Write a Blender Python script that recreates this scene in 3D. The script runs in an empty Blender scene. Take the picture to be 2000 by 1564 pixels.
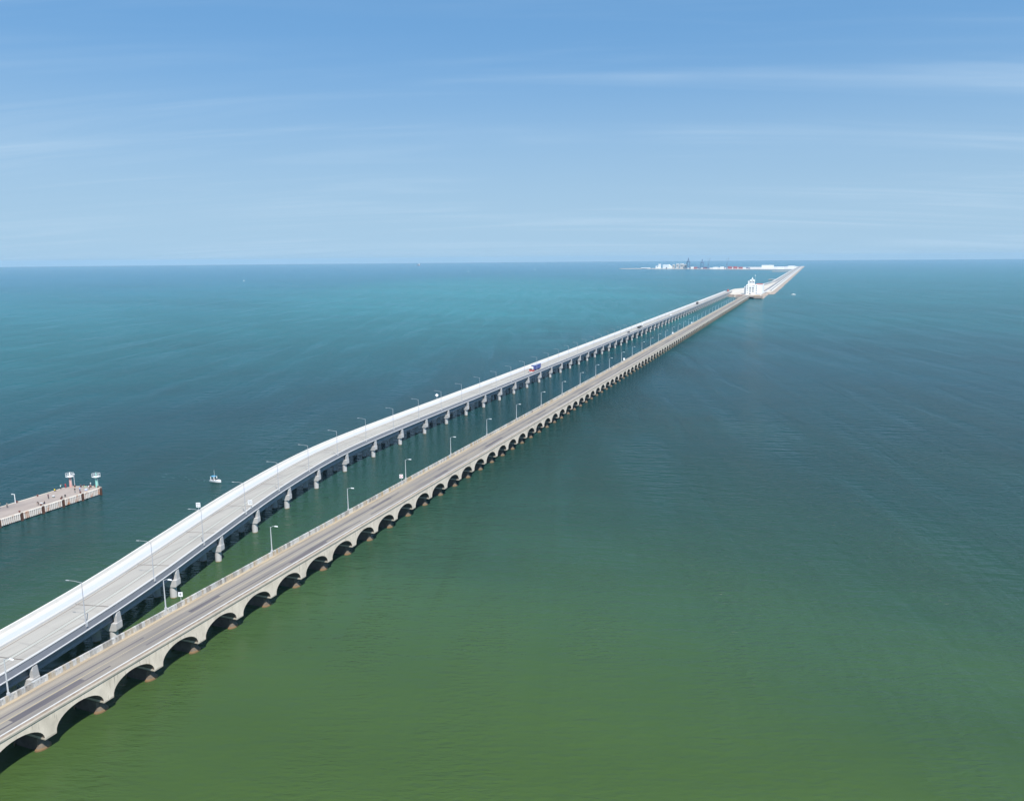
import bpy, bmesh, math, random
from mathutils import Vector, Matrix
random.seed(7)
S = bpy.context.scene
C = S.collection
R = math.radians

# ---------------------------------------------------------------- camera
CAM_H = 81.174
YAW, PITCH, ROLL = 0.359281592, 0.175796401, -0.00782638165
def cam_axes():
    cy, sy, cp, sp = math.cos(YAW), math.sin(YAW), math.cos(PITCH), math.sin(PITCH)
    d = Vector((-sy*cp, cy*cp, -sp)); r = Vector((cy, sy, 0)); u = r.cross(d)
    cr, sr = math.cos(ROLL), math.sin(ROLL)
    return cr*r+sr*u, -sr*r+cr*u, d
_r, _u, _d = cam_axes()
cd = bpy.data.cameras.new('camera')
cam = bpy.data.objects.new('camera', cd); C.objects.link(cam)
M = Matrix((( _r.x, _u.x, -_d.x, 0), (_r.y, _u.y, -_d.y, 0), (_r.z, _u.z, -_d.z, CAM_H), (0, 0, 0, 1)))
cam.matrix_world = M
cd.sensor_fit = 'HORIZONTAL'; cd.sensor_width = 36; cd.lens = 36*1564/2000
cd.clip_start = 1; cd.clip_end = 60000
S.camera = cam

# ---------------------------------------------------------------- light, sky, exposure
SUN_AZ, SUN_EL = R(46), R(54)      # azimuth measured from -Y (behind the camera) towards +X
sun_to = Vector((math.sin(SUN_AZ)*math.cos(SUN_EL), -math.cos(SUN_AZ)*math.cos(SUN_EL), math.sin(SUN_EL)))
sl = bpy.data.lights.new('sun', 'SUN'); sl.energy = 5.0; sl.angle = R(0.53); sl.color = (1, 0.955, 0.89)
so = bpy.data.objects.new('sun', sl); C.objects.link(so)
so.rotation_euler = (-sun_to).to_track_quat('-Z', 'Y').to_euler()
W = bpy.data.worlds.new('World'); S.world = W; W.use_nodes = True
def build_world():
    nt = W.node_tree; N = nt.nodes; L = nt.links; N.clear()
    tc = N.new('ShaderNodeTexCoord'); sp = N.new('ShaderNodeSeparateXYZ'); L.new(tc.outputs['Generated'], sp.inputs[0])
    mx = N.new('ShaderNodeMath'); mx.operation = 'MAXIMUM'; mx.inputs[1].default_value = 0.0; L.new(sp.outputs[2], mx.inputs[0])
    cb = N.new('ShaderNodeCombineXYZ'); L.new(sp.outputs[0], cb.inputs[0]); L.new(sp.outputs[1], cb.inputs[1]); L.new(mx.outputs[0], cb.inputs[2])
    # clear maritime air: the dusty band right at the horizon is lifted out of view
    lift = N.new('ShaderNodeMath'); lift.operation = 'MULTIPLY_ADD'; lift.inputs[1].default_value = 0.42; lift.inputs[2].default_value = 0.37; L.new(mx.outputs[0], lift.inputs[0])
    cb2 = N.new('ShaderNodeCombineXYZ'); L.new(sp.outputs[0], cb2.inputs[0]); L.new(sp.outputs[1], cb2.inputs[1]); L.new(lift.outputs[0], cb2.inputs[2])
    nm = N.new('ShaderNodeVectorMath'); nm.operation = 'NORMALIZE'; L.new(cb2.outputs[0], nm.inputs[0])
    sky = N.new('ShaderNodeTexSky'); sky.sky_type = 'NISHITA'; sky.sun_disc = False
    sky.sun_elevation = SUN_EL; sky.sun_rotation = math.pi - SUN_AZ
    sky.altitude = 0; sky.air_density = 1.0; sky.dust_density = 0.15; sky.ozone_density = 3.0
    L.new(nm.outputs[0], sky.inputs['Vector'])
    # thin cirrus on a flat layer high above: direction / (z + c)
    ad = N.new('ShaderNodeMath'); ad.operation = 'ADD'; ad.inputs[1].default_value = 0.10; L.new(mx.outputs[0], ad.inputs[0])
    dv = N.new('ShaderNodeVectorMath'); dv.operation = 'DIVIDE'
    c3 = N.new('ShaderNodeCombineXYZ')
    for i in range(3): L.new(ad.outputs[0], c3.inputs[i])
    L.new(cb.outputs[0], dv.inputs[0]); L.new(c3.outputs[0], dv.inputs[1])
    mr = N.new('ShaderNodeMapping'); mr.inputs['Rotation'].default_value = (0, 0, R(-17)); L.new(dv.outputs[0], mr.inputs[0])
    mp = N.new('ShaderNodeMapping'); mp.inputs['Scale'].default_value = (0.26, 1.9, 0); mp.inputs['Location'].default_value = (8.6, 5.45, 0)
    L.new(mr.outputs[0], mp.inputs[0])
    n1 = N.new('ShaderNodeTexNoise'); n1.inputs['Scale'].default_value = 1.0; n1.inputs['Detail'].default_value = 9; n1.inputs['Roughness'].default_value = 0.60; n1.inputs['Distortion'].default_value = 0.9
    L.new(mp.outputs[0], n1.inputs['Vector'])
    mp2 = N.new('ShaderNodeMapping'); mp2.inputs['Scale'].default_value = (0.5, 0.5, 0); mp2.inputs['Location'].default_value = (3.1, 1.2, 0); L.new(dv.outputs[0], mp2.inputs[0])
    n2 = N.new('ShaderNodeTexNoise'); n2.inputs['Scale'].default_value = 1.0; n2.inputs['Detail'].default_value = 3; L.new(mp2.outputs[0], n2.inputs['Vector'])
    r1 = N.new('ShaderNodeMapRange'); r1.interpolation_type = 'SMOOTHSTEP'; r1.inputs[1].default_value = 0.42; r1.inputs[2].default_value = 0.78; L.new(n1.outputs[0], r1.inputs[0])
    r2 = N.new('ShaderNodeMapRange'); r2.inputs[1].default_value = 0.30; r2.inputs[2].default_value = 0.62; L.new(n2.outputs[0], r2.inputs[0])
    mu = N.new('ShaderNodeMath'); mu.operation = 'MULTIPLY'; L.new(r1.outputs[0], mu.inputs[0]); L.new(r2.outputs[0], mu.inputs[1])
    mf = N.new('ShaderNodeMath'); mf.operation = 'MULTIPLY_ADD'; mf.inputs[1].default_value = 0.48; mf.inputs[2].default_value = 0.0; L.new(mu.outputs[0], mf.inputs[0])
    tint = N.new('ShaderNodeMix'); tint.data_type = 'RGBA'; tint.blend_type = 'MULTIPLY'; tint.inputs[0].default_value = 1
    L.new(sky.outputs[0], tint.inputs[6]); tint.inputs[7].default_value = (0.80, 1.06, 1.06, 1)
    # pale maritime haze, thickest low over the sea and the same all round
    vr = N.new('ShaderNodeMapRange'); vr.interpolation_type = 'SMOOTHSTEP'; vr.inputs[1].default_value = 0.02; vr.inputs[2].default_value = 0.27; vr.inputs[3].default_value = 0.68; vr.inputs[4].default_value = 0.0; L.new(mx.outputs[0], vr.inputs[0])
    veil = N.new('ShaderNodeMix'); veil.data_type = 'RGBA'; L.new(vr.outputs[0], veil.inputs[0]); L.new(tint.outputs[2], veil.inputs[6]); veil.inputs[7].default_value = (2.55, 3.5, 4.1, 1)
    mix = N.new('ShaderNodeMix'); mix.data_type = 'RGBA'; L.new(mf.outputs[0], mix.inputs[0]); L.new(veil.outputs[2], mix.inputs[6])
    mix.inputs[7].default_value = (3.1, 4.0, 4.9, 1)
    bg = N.new('ShaderNodeBackground'); bg.inputs['Strength'].default_value = 0.15; L.new(mix.outputs[2], bg.inputs[0])
    out = N.new('ShaderNodeOutputWorld'); L.new(bg.outputs[0], out.inputs[0])
build_world()
S.view_settings.view_transform = 'Standard'; S.view_settings.look = 'None'
S.view_settings.exposure = 0.33; S.view_settings.gamma = 1; S.view_settings.use_curve_mapping = False
S.cycles.max_bounces = 6; S.cycles.volume_bounces = 0; S.cycles.caustics_reflective = False; S.cycles.caustics_refractive = False
S.cycles.use_denoising = True

# ---------------------------------------------------------------- helpers
class MB:
    def __init__(s): s.v = []; s.f = []; s.m = []
    def add(s, vs, fs, m=0):
        o = len(s.v); s.v += [tuple(p) for p in vs]; s.f += [tuple(i+o for i in f) for f in fs]; s.m += [m]*len(fs); return s
    def box(s, x0, x1, y0, y1, z0, z1, m=0):
        return s.add([(x0,y0,z0),(x1,y0,z0),(x1,y1,z0),(x0,y1,z0),(x0,y0,z1),(x1,y0,z1),(x1,y1,z1),(x0,y1,z1)],
            [(0,3,2,1),(4,5,6,7),(0,1,5,4),(1,2,6,5),(2,3,7,6),(3,0,4,7)], m)
    def frustum(s, c0, sx0, sy0, z0, c1, sx1, sy1, z1, m=0):
        a = [(c0[0]+i*sx0, c0[1]+j*sy0, z0) for i, j in ((-1,-1),(1,-1),(1,1),(-1,1))]
        b = [(c1[0]+i*sx1, c1[1]+j*sy1, z1) for i, j in ((-1,-1),(1,-1),(1,1),(-1,1))]
        return s.add(a+b, [(0,3,2,1),(4,5,6,7),(0,1,5,4),(1,2,6,5),(2,3,7,6),(3,0,4,7)], m)
    def tube(s, p0, p1, r0, r1=None, n=8, m=0):
        r1 = r0 if r1 is None else r1
        p0, p1 = Vector(p0), Vector(p1); d = (p1-p0).normalized()
        a = d.orthogonal().normalized(); b = d.cross(a)
        vs = []
        for p, r in ((p0, r0), (p1, r1)):
            for i in range(n):
                t = 2*math.pi*i/n; vs.append(p+a*(r*math.cos(t))+b*(r*math.sin(t)))
        fs = [(i, (i+1) % n, n+(i+1) % n, n+i) for i in range(n)] + [tuple(range(n-1, -1, -1)), tuple(range(n, 2*n))]
        return s.add(vs, fs, m)
    def prism(s, poly, z0, z1, m=0):
        n = len(poly)
        return s.add([(x, y, z0) for x, y in poly]+[(x, y, z1) for x, y in poly],
            [tuple(range(n-1, -1, -1)), tuple(range(n, 2*n))]+[(i, (i+1) % n, n+(i+1) % n, n+i) for i in range(n)], m)
    def extr(s, prof, axis, a0, a1, m=0):   # profile polygon extruded along 'x' (prof=(y,z)) or 'y' (prof=(x,z))
        n = len(prof)
        P = (lambda p, t: (t, p[0], p[1])) if axis == 'x' else (lambda p, t: (p[0], t, p[1]))
        return s.add([P(p, a0) for p in prof]+[P(p, a1) for p in prof],
            [tuple(range(n-1, -1, -1)), tuple(range(n, 2*n))]+[(i, (i+1) % n, n+(i+1) % n, n+i) for i in range(n)], m)
    def mesh(s, name, mats, smooth=False):
        me = bpy.data.meshes.new(name); me.from_pydata(s.v, [], s.f)
        for mt in (mats if isinstance(mats, (list, tuple)) else [mats]): me.materials.append(mt)
        if any(s.m): me.polygons.foreach_set('material_index', s.m)
        bm = bmesh.new(); bm.from_mesh(me); bmesh.ops.recalc_face_normals(bm, faces=bm.faces); bm.to_mesh(me); bm.free()
        if smooth: me.polygons.foreach_set('use_smooth', [True]*len(me.polygons))
        me.update(); return me
    def build(s, name, mats, parent=None, loc=None, rz=0, smooth=False):
        return put(name, s.mesh(name, mats, smooth), parent, loc, rz)
def put(name, me, parent=None, loc=None, rz=0):
    o = bpy.data.objects.new(name, me); C.objects.link(o)
    if loc is not None: o.location = loc
    if rz: o.rotation_euler = (0, 0, rz)
    if parent: o.parent = parent
    return o
def tag(o, label=None, cat=None, group=None, kind=None):
    if label: o['label'] = label
    if cat: o['category'] = cat
    if group: o['group'] = group
    if kind: o['kind'] = kind
    return o
def thing(name, label, cat, loc=(0,0,0), rz=0, group=None):
    o = put(name, None, None, loc, rz); return tag(o, label, cat, group)
def dup_tree(root, loc, rz=None):
    r = root.copy(); C.objects.link(r); r.location = loc
    if rz is not None: r.rotation_euler = (0, 0, rz)
    for ch in root.children:
        c = ch.copy(); C.objects.link(c); c.parent = r
        for g in ch.children:
            d = g.copy(); C.objects.link(d); d.parent = c
    return r
ONES = ['', 'first','second','third','fourth','fifth','sixth','seventh','eighth','ninth','tenth','eleventh','twelfth','thirteenth','fourteenth','fifteenth','sixteenth','seventeenth','eighteenth','nineteenth']
TENS = {2:'twenty',3:'thirty',4:'forty',5:'fifty',6:'sixty',7:'seventy',8:'eighty'}
TENTH = {2:'twentieth',3:'thirtieth',4:'fortieth',5:'fiftieth',6:'sixtieth',7:'seventieth',8:'eightieth'}
def ordw(n):
    if n < 20: return ONES[n]
    return TENTH[n//10] if n % 10 == 0 else TENS[n//10]+'-'+ONES[n % 10]

# ---------------------------------------------------------------- materials
def rgb(h):   # sRGB 0-255 -> linear
    return tuple(((c/255)/12.92 if c/255 <= 0.04045 else ((c/255+0.055)/1.055)**2.4) for c in h)+(1,)
def mat(name, col, rough=0.8, var=0.0, scale=1.0, stretch=(1,1,1), col2=None, metal=0.0, bump=0.0, detail=5):
    m = bpy.data.materials.new(name); m.use_nodes = True; nt = m.node_tree; N = nt.nodes; L = nt.links
    b = N['Principled BSDF']; b.inputs['Roughness'].default_value = rough; b.inputs['Metallic'].default_value = metal
    col = tuple(col)+((1,) if len(col) == 3 else ())
    b.inputs['Base Color'].default_value = col
    if var or col2:
        g = N.new('ShaderNodeNewGeometry'); mp = N.new('ShaderNodeMapping'); mp.inputs['Scale'].default_value = [scale*k for k in stretch]
        L.new(g.outputs['Position'], mp.inputs[0])
        n = N.new('ShaderNodeTexNoise'); n.inputs['Scale'].default_value = 1; n.inputs['Detail'].default_value = detail; n.inputs['Roughness'].default_value = 0.6
        L.new(mp.outputs[0], n.inputs['Vector'])
        rp = N.new('ShaderNodeMapRange'); rp.inputs[1].default_value = 0.32; rp.inputs[2].default_value = 0.68; L.new(n.outputs[0], rp.inputs[0])
        mx = N.new('ShaderNodeMix'); mx.data_type = 'RGBA'; L.new(rp.outputs[0], mx.inputs[0])
        c2 = tuple(col2)+((1,) if len(col2) == 3 else ()) if col2 else tuple(c*(1-var) for c in col[:3])+(1,)
        mx.inputs[6].default_value = c2; mx.inputs[7].default_value = col
        L.new(mx.outputs[2], b.inputs['Base Color'])
        if bump:
            bp = N.new('ShaderNodeBump'); bp.inputs['Strength'].default_value = 1; bp.inputs['Distance'].default_value = bump
            L.new(n.outputs[0], bp.inputs['Height']); L.new(bp.outputs[0], b.inputs['Normal'])
    return m

def chain(m):   # last colour socket feeding Base Color, plus helpers
    nt = m.node_tree; b = nt.nodes['Principled BSDF']
    return nt, nt.nodes, nt.links, b
def tidal(m, ztop, soft, col):   # growth and rust stain below a height, in world z with a ragged edge
    nt, N, L, b = chain(m)
    g = N.new('ShaderNodeNewGeometry'); sp = N.new('ShaderNodeSeparateXYZ'); L.new(g.outputs['Position'], sp.inputs[0])
    n = N.new('ShaderNodeTexNoise'); n.inputs['Scale'].default_value = 1.3; n.inputs['Detail'].default_value = 4; L.new(g.outputs['Position'], n.inputs['Vector'])
    a = N.new('ShaderNodeMath'); a.operation = 'MULTIPLY_ADD'; a.inputs[1].default_value = soft; L.new(n.outputs[0], a.inputs[0]); L.new(sp.outputs[2], a.inputs[2])
    r = N.new('ShaderNodeMapRange'); r.inputs[1].default_value = ztop+soft*0.35; r.inputs[2].default_value = ztop+soft*0.65; r.inputs[3].default_value = 1; r.inputs[4].default_value = 0; L.new(a.outputs[0], r.inputs[0])
    mx = N.new('ShaderNodeMix'); mx.data_type = 'RGBA'; L.new(r.outputs[0], mx.inputs[0])
    src = b.inputs['Base Color'].links[0].from_socket if b.inputs['Base Color'].links else None
    if src: L.new(src, mx.inputs[6])
    else: mx.inputs[6].default_value = b.inputs['Base Color'].default_value
    mx.inputs[7].default_value = tuple(col)+(1,)
    L.new(mx.outputs[2], b.inputs['Base Color'])
    return m
def streaks(m, scale, stretch, lo, hi, col, amt=1.0, seed=0.0):   # an extra layer of elongated marks
    nt, N, L, b = chain(m)
    g = N.new('ShaderNodeNewGeometry'); mp = N.new('ShaderNodeMapping'); mp.inputs['Scale'].default_value = [scale*k for k in stretch]; mp.inputs['Location'].default_value = (seed, seed*2, seed*3)
    L.new(g.outputs['Position'], mp.inputs[0])
    n = N.new('ShaderNodeTexNoise'); n.inputs['Scale'].default_value = 1; n.inputs['Detail'].default_value = 4; L.new(mp.outputs[0], n.inputs['Vector'])
    r = N.new('ShaderNodeMapRange'); r.inputs[1].default_value = lo; r.inputs[2].default_value = hi; r.inputs[3].default_value = 0; r.inputs[4].default_value = amt; L.new(n.outputs[0], r.inputs[0])
    mx = N.new('ShaderNodeMix'); mx.data_type = 'RGBA'; L.new(r.outputs[0], mx.inputs[0])
    src = b.inputs['Base Color'].links[0].from_socket if b.inputs['Base Color'].links else None
    if src: L.new(src, mx.inputs[6])
    else: mx.inputs[6].default_value = b.inputs['Base Color'].default_value
    mx.inputs[7].default_value = tuple(col)+(1,)
    L.new(mx.outputs[2], b.inputs['Base Color'])
    return m

M_fascia = streaks(mat('weathered_concrete', (0.71,0.615,0.505), 0.9, scale=0.6, stretch=(1,1,0.35), col2=(0.59,0.51,0.415), bump=0.02),
                   1.6, (1,1,0.18), 0.58, 0.75, (0.36,0.29,0.20), 0.6)
M_fascia = streaks(M_fascia, 0.22, (1,1,0.8), 0.50, 0.70, (0.46,0.395,0.315), 0.8, 6.6)
M_fascia = streaks(M_fascia, 2.6, (1,1,0.10), 0.64, 0.74, (0.17,0.14,0.10), 0.7, 9.3)
M_fascia = tidal(M_fascia, 2.75, 0.6, (0.43,0.38,0.30))
M_soffit = mat('shaded_damp_soffit', (0.155,0.115,0.09), 0.95, scale=0.7, col2=(0.09,0.065,0.05))  # stained brown, darkened further: the shade inside the arches is put into the colour
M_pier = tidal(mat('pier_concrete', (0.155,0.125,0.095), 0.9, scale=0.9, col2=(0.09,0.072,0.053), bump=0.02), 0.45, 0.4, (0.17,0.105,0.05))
M_ledge = mat('ledge_concrete', (0.41,0.37,0.305), 0.9, scale=0.8, stretch=(1,0.3,1), col2=(0.32,0.285,0.235))
M_lowwall = mat('low_wall_concrete', (0.46,0.38,0.32), 0.9, scale=1.2, stretch=(1,0.5,1), col2=(0.30,0.23,0.18))
M_whitecap = mat('white_painted_coping', (0.60,0.59,0.56), 0.7, var=0.12, scale=1.0)
M_asphalt = mat('worn_asphalt', (0.255,0.228,0.196), 0.92, scale=0.9, stretch=(1,0.035,1), col2=(0.165,0.147,0.134), detail=6)
M_asphalt = streaks(M_asphalt, 0.35, (1.4,0.05,1), 0.52, 0.66, (0.28,0.25,0.21), 0.75, 3.1)
M_asphalt = streaks(M_asphalt, 0.55, (1.6,0.03,1), 0.60, 0.68, (0.075,0.068,0.075), 0.75, 8.2)
M_asphalt = streaks(M_asphalt, 0.10, (0.8,0.5,1), 0.52, 0.66, (0.27,0.235,0.19), 0.6, 11.3)
M_seam = mat('tar_seam', (0.085,0.078,0.085), 0.9, scale=0.5, stretch=(1,0.1,1), col2=(0.15,0.13,0.13))
M_shoulder = mat('sandy_shoulder', (0.33,0.285,0.225), 0.95, scale=0.7, stretch=(1,0.06,1), col2=(0.22,0.19,0.16))
M_yellow = mat('faded_yellow_line', (0.46,0.37,0.22), 0.9, scale=0.4, stretch=(1,0.3,1), col2=(0.30,0.26,0.20))
M_ochre = mat('ochre_kerb_paint', (0.44,0.355,0.24), 0.9, scale=0.5, stretch=(1,0.3,1), col2=(0.32,0.26,0.19))
M_whiteline = mat('white_road_line', (0.72,0.71,0.68), 0.8, var=0.25, scale=0.6, stretch=(1,0.3,1))
M_newconc = mat('pale_new_concrete', (0.50,0.50,0.51), 0.85, var=0.14, scale=0.5, stretch=(1,1,0.4))
M_newconc_p = tidal(mat('pier_new_concrete', (0.50,0.49,0.485), 0.85, var=0.12, scale=0.8, stretch=(1,1,0.4)), 0.15, 0.5, (0.30,0.20,0.09))
M_newroad = streaks(mat('pale_road_concrete', (0.40,0.375,0.33), 0.9, scale=0.35, stretch=(1,0.06,1), col2=(0.335,0.31,0.275), detail=6), 0.5, (2.0,0.04,1), 0.55, 0.7, (0.23,0.215,0.195), 0.6, 2.2)
M_newroad = streaks(M_newroad, 0.5, (0.12,1.1,1), 0.60, 0.70, (0.25,0.235,0.215), 0.55, 7.7)
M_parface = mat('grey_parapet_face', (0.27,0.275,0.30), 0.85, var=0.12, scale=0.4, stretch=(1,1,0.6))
M_walk = streaks(mat('white_walkway', (0.54,0.525,0.50), 0.85, var=0.06, scale=0.25, stretch=(1,0.2,1)), 0.35, (1,0.7,1), 0.58, 0.72, (0.50,0.48,0.45), 0.7, 5.1)
M_warmwall = streaks(mat('warm_white_parapet', (0.66,0.625,0.57), 0.85, var=0.06, scale=0.3), 0.9, (1,1,0.2), 0.62, 0.74, (0.55,0.51,0.45), 0.6, 1.7)
M_blueband = mat('pale_blue_band', (0.47,0.49,0.53), 0.85, var=0.05, scale=0.4)
M_newline = mat('pale_lane_line', (0.44,0.43,0.38), 0.85, var=0.15, scale=0.8, stretch=(1,0.3,1))
M_joint = mat('dark_joint', (0.17,0.14,0.12), 0.9, var=0.3, scale=0.6)
M_girder = mat('grey_girder', (0.30,0.30,0.31), 0.85, var=0.15, scale=0.7)
M_galv = mat('galvanised_steel', (0.62,0.63,0.64), 0.5, var=0.1, scale=2, metal=0.35)
M_lamphead = mat('lamp_head_grey', (0.78,0.78,0.77), 0.5, var=0.05, scale=2)
M_dark = mat('dark_rubber', (0.025,0.024,0.025), 0.8, var=0.2, scale=3)
M_glass = mat('dark_glass', (0.03,0.04,0.05), 0.12, var=0.1, scale=2)
M_signw = mat('sign_white', (0.82,0.82,0.82), 0.6, var=0.04, scale=3)
M_signg = mat('sign_grey_print', (0.30,0.30,0.32), 0.7, var=0.1, scale=5)
M_signr = mat('sign_red_print', (0.55,0.06,0.06), 0.7, var=0.1, scale=5)

def parapet_mat():
    m = bpy.data.materials.new('patched_parapet'); m.use_nodes = True; nt = m.node_tree; N = nt.nodes; L = nt.links; b = N['Principled BSDF']; b.inputs['Roughness'].default_value = 0.9
    g = N.new('ShaderNodeNewGeometry'); sp = N.new('ShaderNodeSeparateXYZ'); L.new(g.outputs['Position'], sp.inputs[0])
    d = N.new('ShaderNodeMath'); d.operation = 'DIVIDE'; d.inputs[1].default_value = 0.75; L.new(sp.outputs[1], d.inputs[0])
    fl = N.new('ShaderNodeMath'); fl.operation = 'FLOOR'; L.new(d.outputs[0], fl.inputs[0])
    wn = N.new('ShaderNodeTexWhiteNoise'); wn.noise_dimensions = '1D'; L.new(fl.outputs[0], wn.inputs['W'])
    n = N.new('ShaderNodeTexNoise'); n.inputs['Scale'].default_value = 0.11; n.inputs['Detail'].default_value = 2; L.new(g.outputs['Position'], n.inputs['Vector'])
    n2 = N.new('ShaderNodeTexNoise'); n2.inputs['Scale'].default_value = 2.6; n2.inputs['Detail'].default_value = 5; L.new(g.outputs['Position'], n2.inputs['Vector'])
    a = N.new('ShaderNodeMath'); a.operation = 'MULTIPLY_ADD'; a.inputs[1].default_value = 0.62; L.new(wn.outputs[0], a.inputs[0])
    a2 = N.new('ShaderNodeMath'); a2.operation = 'MULTIPLY_ADD'; a2.inputs[1].default_value = 0.9; a2.inputs[2].default_value = -0.33; L.new(n.outputs[0], a2.inputs[0]); L.new(a2.outputs[0], a.inputs[2])
    a3 = N.new('ShaderNodeMath'); a3.operation = 'MULTIPLY_ADD'; a3.inputs[1].default_value = 0.3; L.new(n2.outputs[0], a3.inputs[0]); L.new(a.outputs[0], a3.inputs[2])
    cr = N.new('ShaderNodeValToRGB'); L.new(a3.outputs[0], cr.inputs[0])
    e = cr.color_ramp.elements; e[0].position = 0.12; e[0].color = (0.20,0.185,0.17,1); e[1].position = 0.95; e[1].color = (0.36,0.28,0.18,1)
    for p, c in ((0.3,(0.30,0.28,0.25,1)),(0.45,(0.40,0.40,0.39,1)),(0.62,(0.50,0.485,0.455,1)),(0.78,(0.39,0.345,0.28,1))):
        x = e.new(p); x.color = c
    L.new(cr.outputs[0], b.inputs['Base Color']); return m
M_parapet = parapet_mat()

# ---------------------------------------------------------------- the sea
def water_mat():
    m = bpy.data.materials.new('sea_water'); m.use_nodes = True; nt = m.node_tree; N = nt.nodes; L = nt.links; b = N['Principled BSDF']
    b.inputs['Roughness'].default_value = 0.2; b.inputs['IOR'].default_value = 1.33; b.inputs['Specular IOR Level'].default_value = 0.12
    g = N.new('ShaderNodeNewGeometry'); P = g.outputs['Position']
    def math2(op, a, bb, c=None):
        n = N.new('ShaderNodeMath'); n.operation = op
        for i, v in enumerate((a, bb, c)):
            if v is None: continue
            if isinstance(v, (int, float)): n.inputs[i].default_value = v
            else: L.new(v, n.inputs[i])
        return n.outputs[0]
    def noise(scale, stretch=(1,1,1), rz=0, detail=4, rough=0.55, loc=(0,0,0), dist=0):
        mp = N.new('ShaderNodeMapping'); mp.vector_type = 'POINT'
        mr = N.new('ShaderNodeMapping'); mr.inputs['Rotation'].default_value = (0,0,rz); L.new(P, mr.inputs[0])
        mp.inputs['Scale'].default_value = [scale*k for k in stretch]; mp.inputs['Location'].default_value = loc; L.new(mr.outputs[0], mp.inputs[0])
        n = N.new('ShaderNodeTexNoise'); n.inputs['Scale'].default_value = 1; n.inputs['Detail'].default_value = detail; n.inputs['Roughness'].default_value = rough; n.inputs['Distortion'].default_value = dist
        L.new(mp.outputs[0], n.inputs['Vector']); return n.outputs[0]
    sp = N.new('ShaderNodeSeparateXYZ'); L.new(P, sp.inputs[0])
    # silt and depth follow the distance from the shore (along Y); log scale, edges broken up by slow noise
    off = math2('MULTIPLY', math2('MAXIMUM', math2('SUBTRACT', -150, sp.outputs[0]), 0), 2.0)
    y = math2('MAXIMUM', math2('ADD', math2('ADD', sp.outputs[1], off), 40), 20)
    lg = math2('LOGARITHM', y, 10)                       # 20 m ->1.3, 100->2, 1000->3, 10000->4
    warp = noise(0.006, (0.5,1,1), R(15), 4, 0.55)
    lg = math2('ADD', lg, math2('MULTIPLY', math2('SUBTRACT', warp, 0.5), 0.30))
    t = math2('DIVIDE', math2('SUBTRACT', lg, 2.0), 2.0) # 0 at 60 m, .5 at 960 m, 1 at 10 km
    cr = N.new('ShaderNodeValToRGB'); L.new(t, cr.inputs[0])
    e = cr.color_ramp.elements
    e[0].position = 0.0; e[0].color = (0.053,0.094,0.023,1); e[1].position = 1.0; e[1].color = (0.012,0.125,0.195,1)
    for p, c in ((0.10,(0.047,0.088,0.028)),(0.18,(0.029,0.069,0.039)),(0.25,(0.017,0.052,0.042)),(0.32,(0.011,0.046,0.048)),(0.40,(0.007,0.047,0.058)),(0.455,(0.005,0.057,0.068)),(0.52,(0.003,0.076,0.086)),(0.62,(0.003,0.096,0.106)),(0.78,(0.006,0.122,0.146))):
        x = e.new(p); x.color = c+(1,)
    # broad patches
    pat = noise(0.0022, (0.6,1.6,1), R(12), 5, 0.6, (5,2,0))
    pr = N.new('ShaderNodeMapRange'); pr.inputs[1].default_value = 0.3; pr.inputs[2].default_value = 0.7; pr.inputs[3].default_value = 0.76; pr.inputs[4].default_value = 1.18
    pat2 = noise(0.013, (0.35,1.6,1), R(-YAW*57.3+6), 5, 0.6, (1,8,0), 0.4)
    L.new(math2('ADD', math2('MULTIPLY', pat, 0.62), math2('MULTIPLY', pat2, 0.38)), pr.inputs[0])
    # a pale sand bank left of the far viaducts
    bx = math2('DIVIDE', math2('ADD', math2('SUBTRACT', sp.outputs[0], -560), math2('MULTIPLY', math2('SUBTRACT', sp.outputs[1], 1300), 0.36)), 620)
    by = math2('DIVIDE', math2('SUBTRACT', sp.outputs[1], 2000), 1450)
    rr = math2('ADD', math2('ADD', math2('MULTIPLY', bx, bx), math2('MULTIPLY', by, by)), math2('MULTIPLY', math2('SUBTRACT', pat2, 0.5), 1.6))
    br = N.new('ShaderNodeMapRange'); br.interpolation_type = 'SMOOTHSTEP'; br.inputs[1].default_value = 0.0; br.inputs[2].default_value = 1.0; br.inputs[3].default_value = 1.0; br.inputs[4].default_value = 0.0; L.new(rr, br.inputs[0])
    bank = N.new('ShaderNodeMix'); bank.data_type = 'RGBA'; L.new(math2('MULTIPLY', br.outputs[0], 0.75), bank.inputs[0]); L.new(cr.outputs[0], bank.inputs[6]); bank.inputs[7].default_value = (0.014,0.175,0.188,1)
    sc = N.new('ShaderNodeVectorMath'); sc.operation = 'SCALE'; L.new(bank.outputs[2], sc.inputs[0]); L.new(pr.outputs[0], sc.inputs['Scale'])
    L.new(sc.outputs[0], b.inputs['Base Color'])
    # wind ripples, chop and slicks
    yr = -YAW
    h1 = noise(0.85, (0.42,1.25,1), yr, 3, 0.55, (0,0,0), 0.2)
    h2 = noise(0.26, (0.40,1.1,1), yr+R(8), 3, 0.5, (3,7,0), 0.2)
    h3 = noise(0.055, (0.5,1,1), yr+R(-20), 3, 0.5, (9,1,0))
    slick = noise(0.030, (0.22,1.5,1), R(73), 4, 0.55, (2,4,0), 0.6)
    srn = N.new('ShaderNodeMapRange'); srn.inputs[1].default_value = 0.35; srn.inputs[2].default_value = 0.62; srn.inputs[3].default_value = 0.15; srn.inputs[4].default_value = 1.35; L.new(slick, srn.inputs[0])
    hh = math2('ADD', math2('MULTIPLY', math2('MULTIPLY', h1, 0.55), srn.outputs[0]), math2('ADD', math2('MULTIPLY', h2, 0.60), math2('MULTIPLY', h3, 0.35)))
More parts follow.
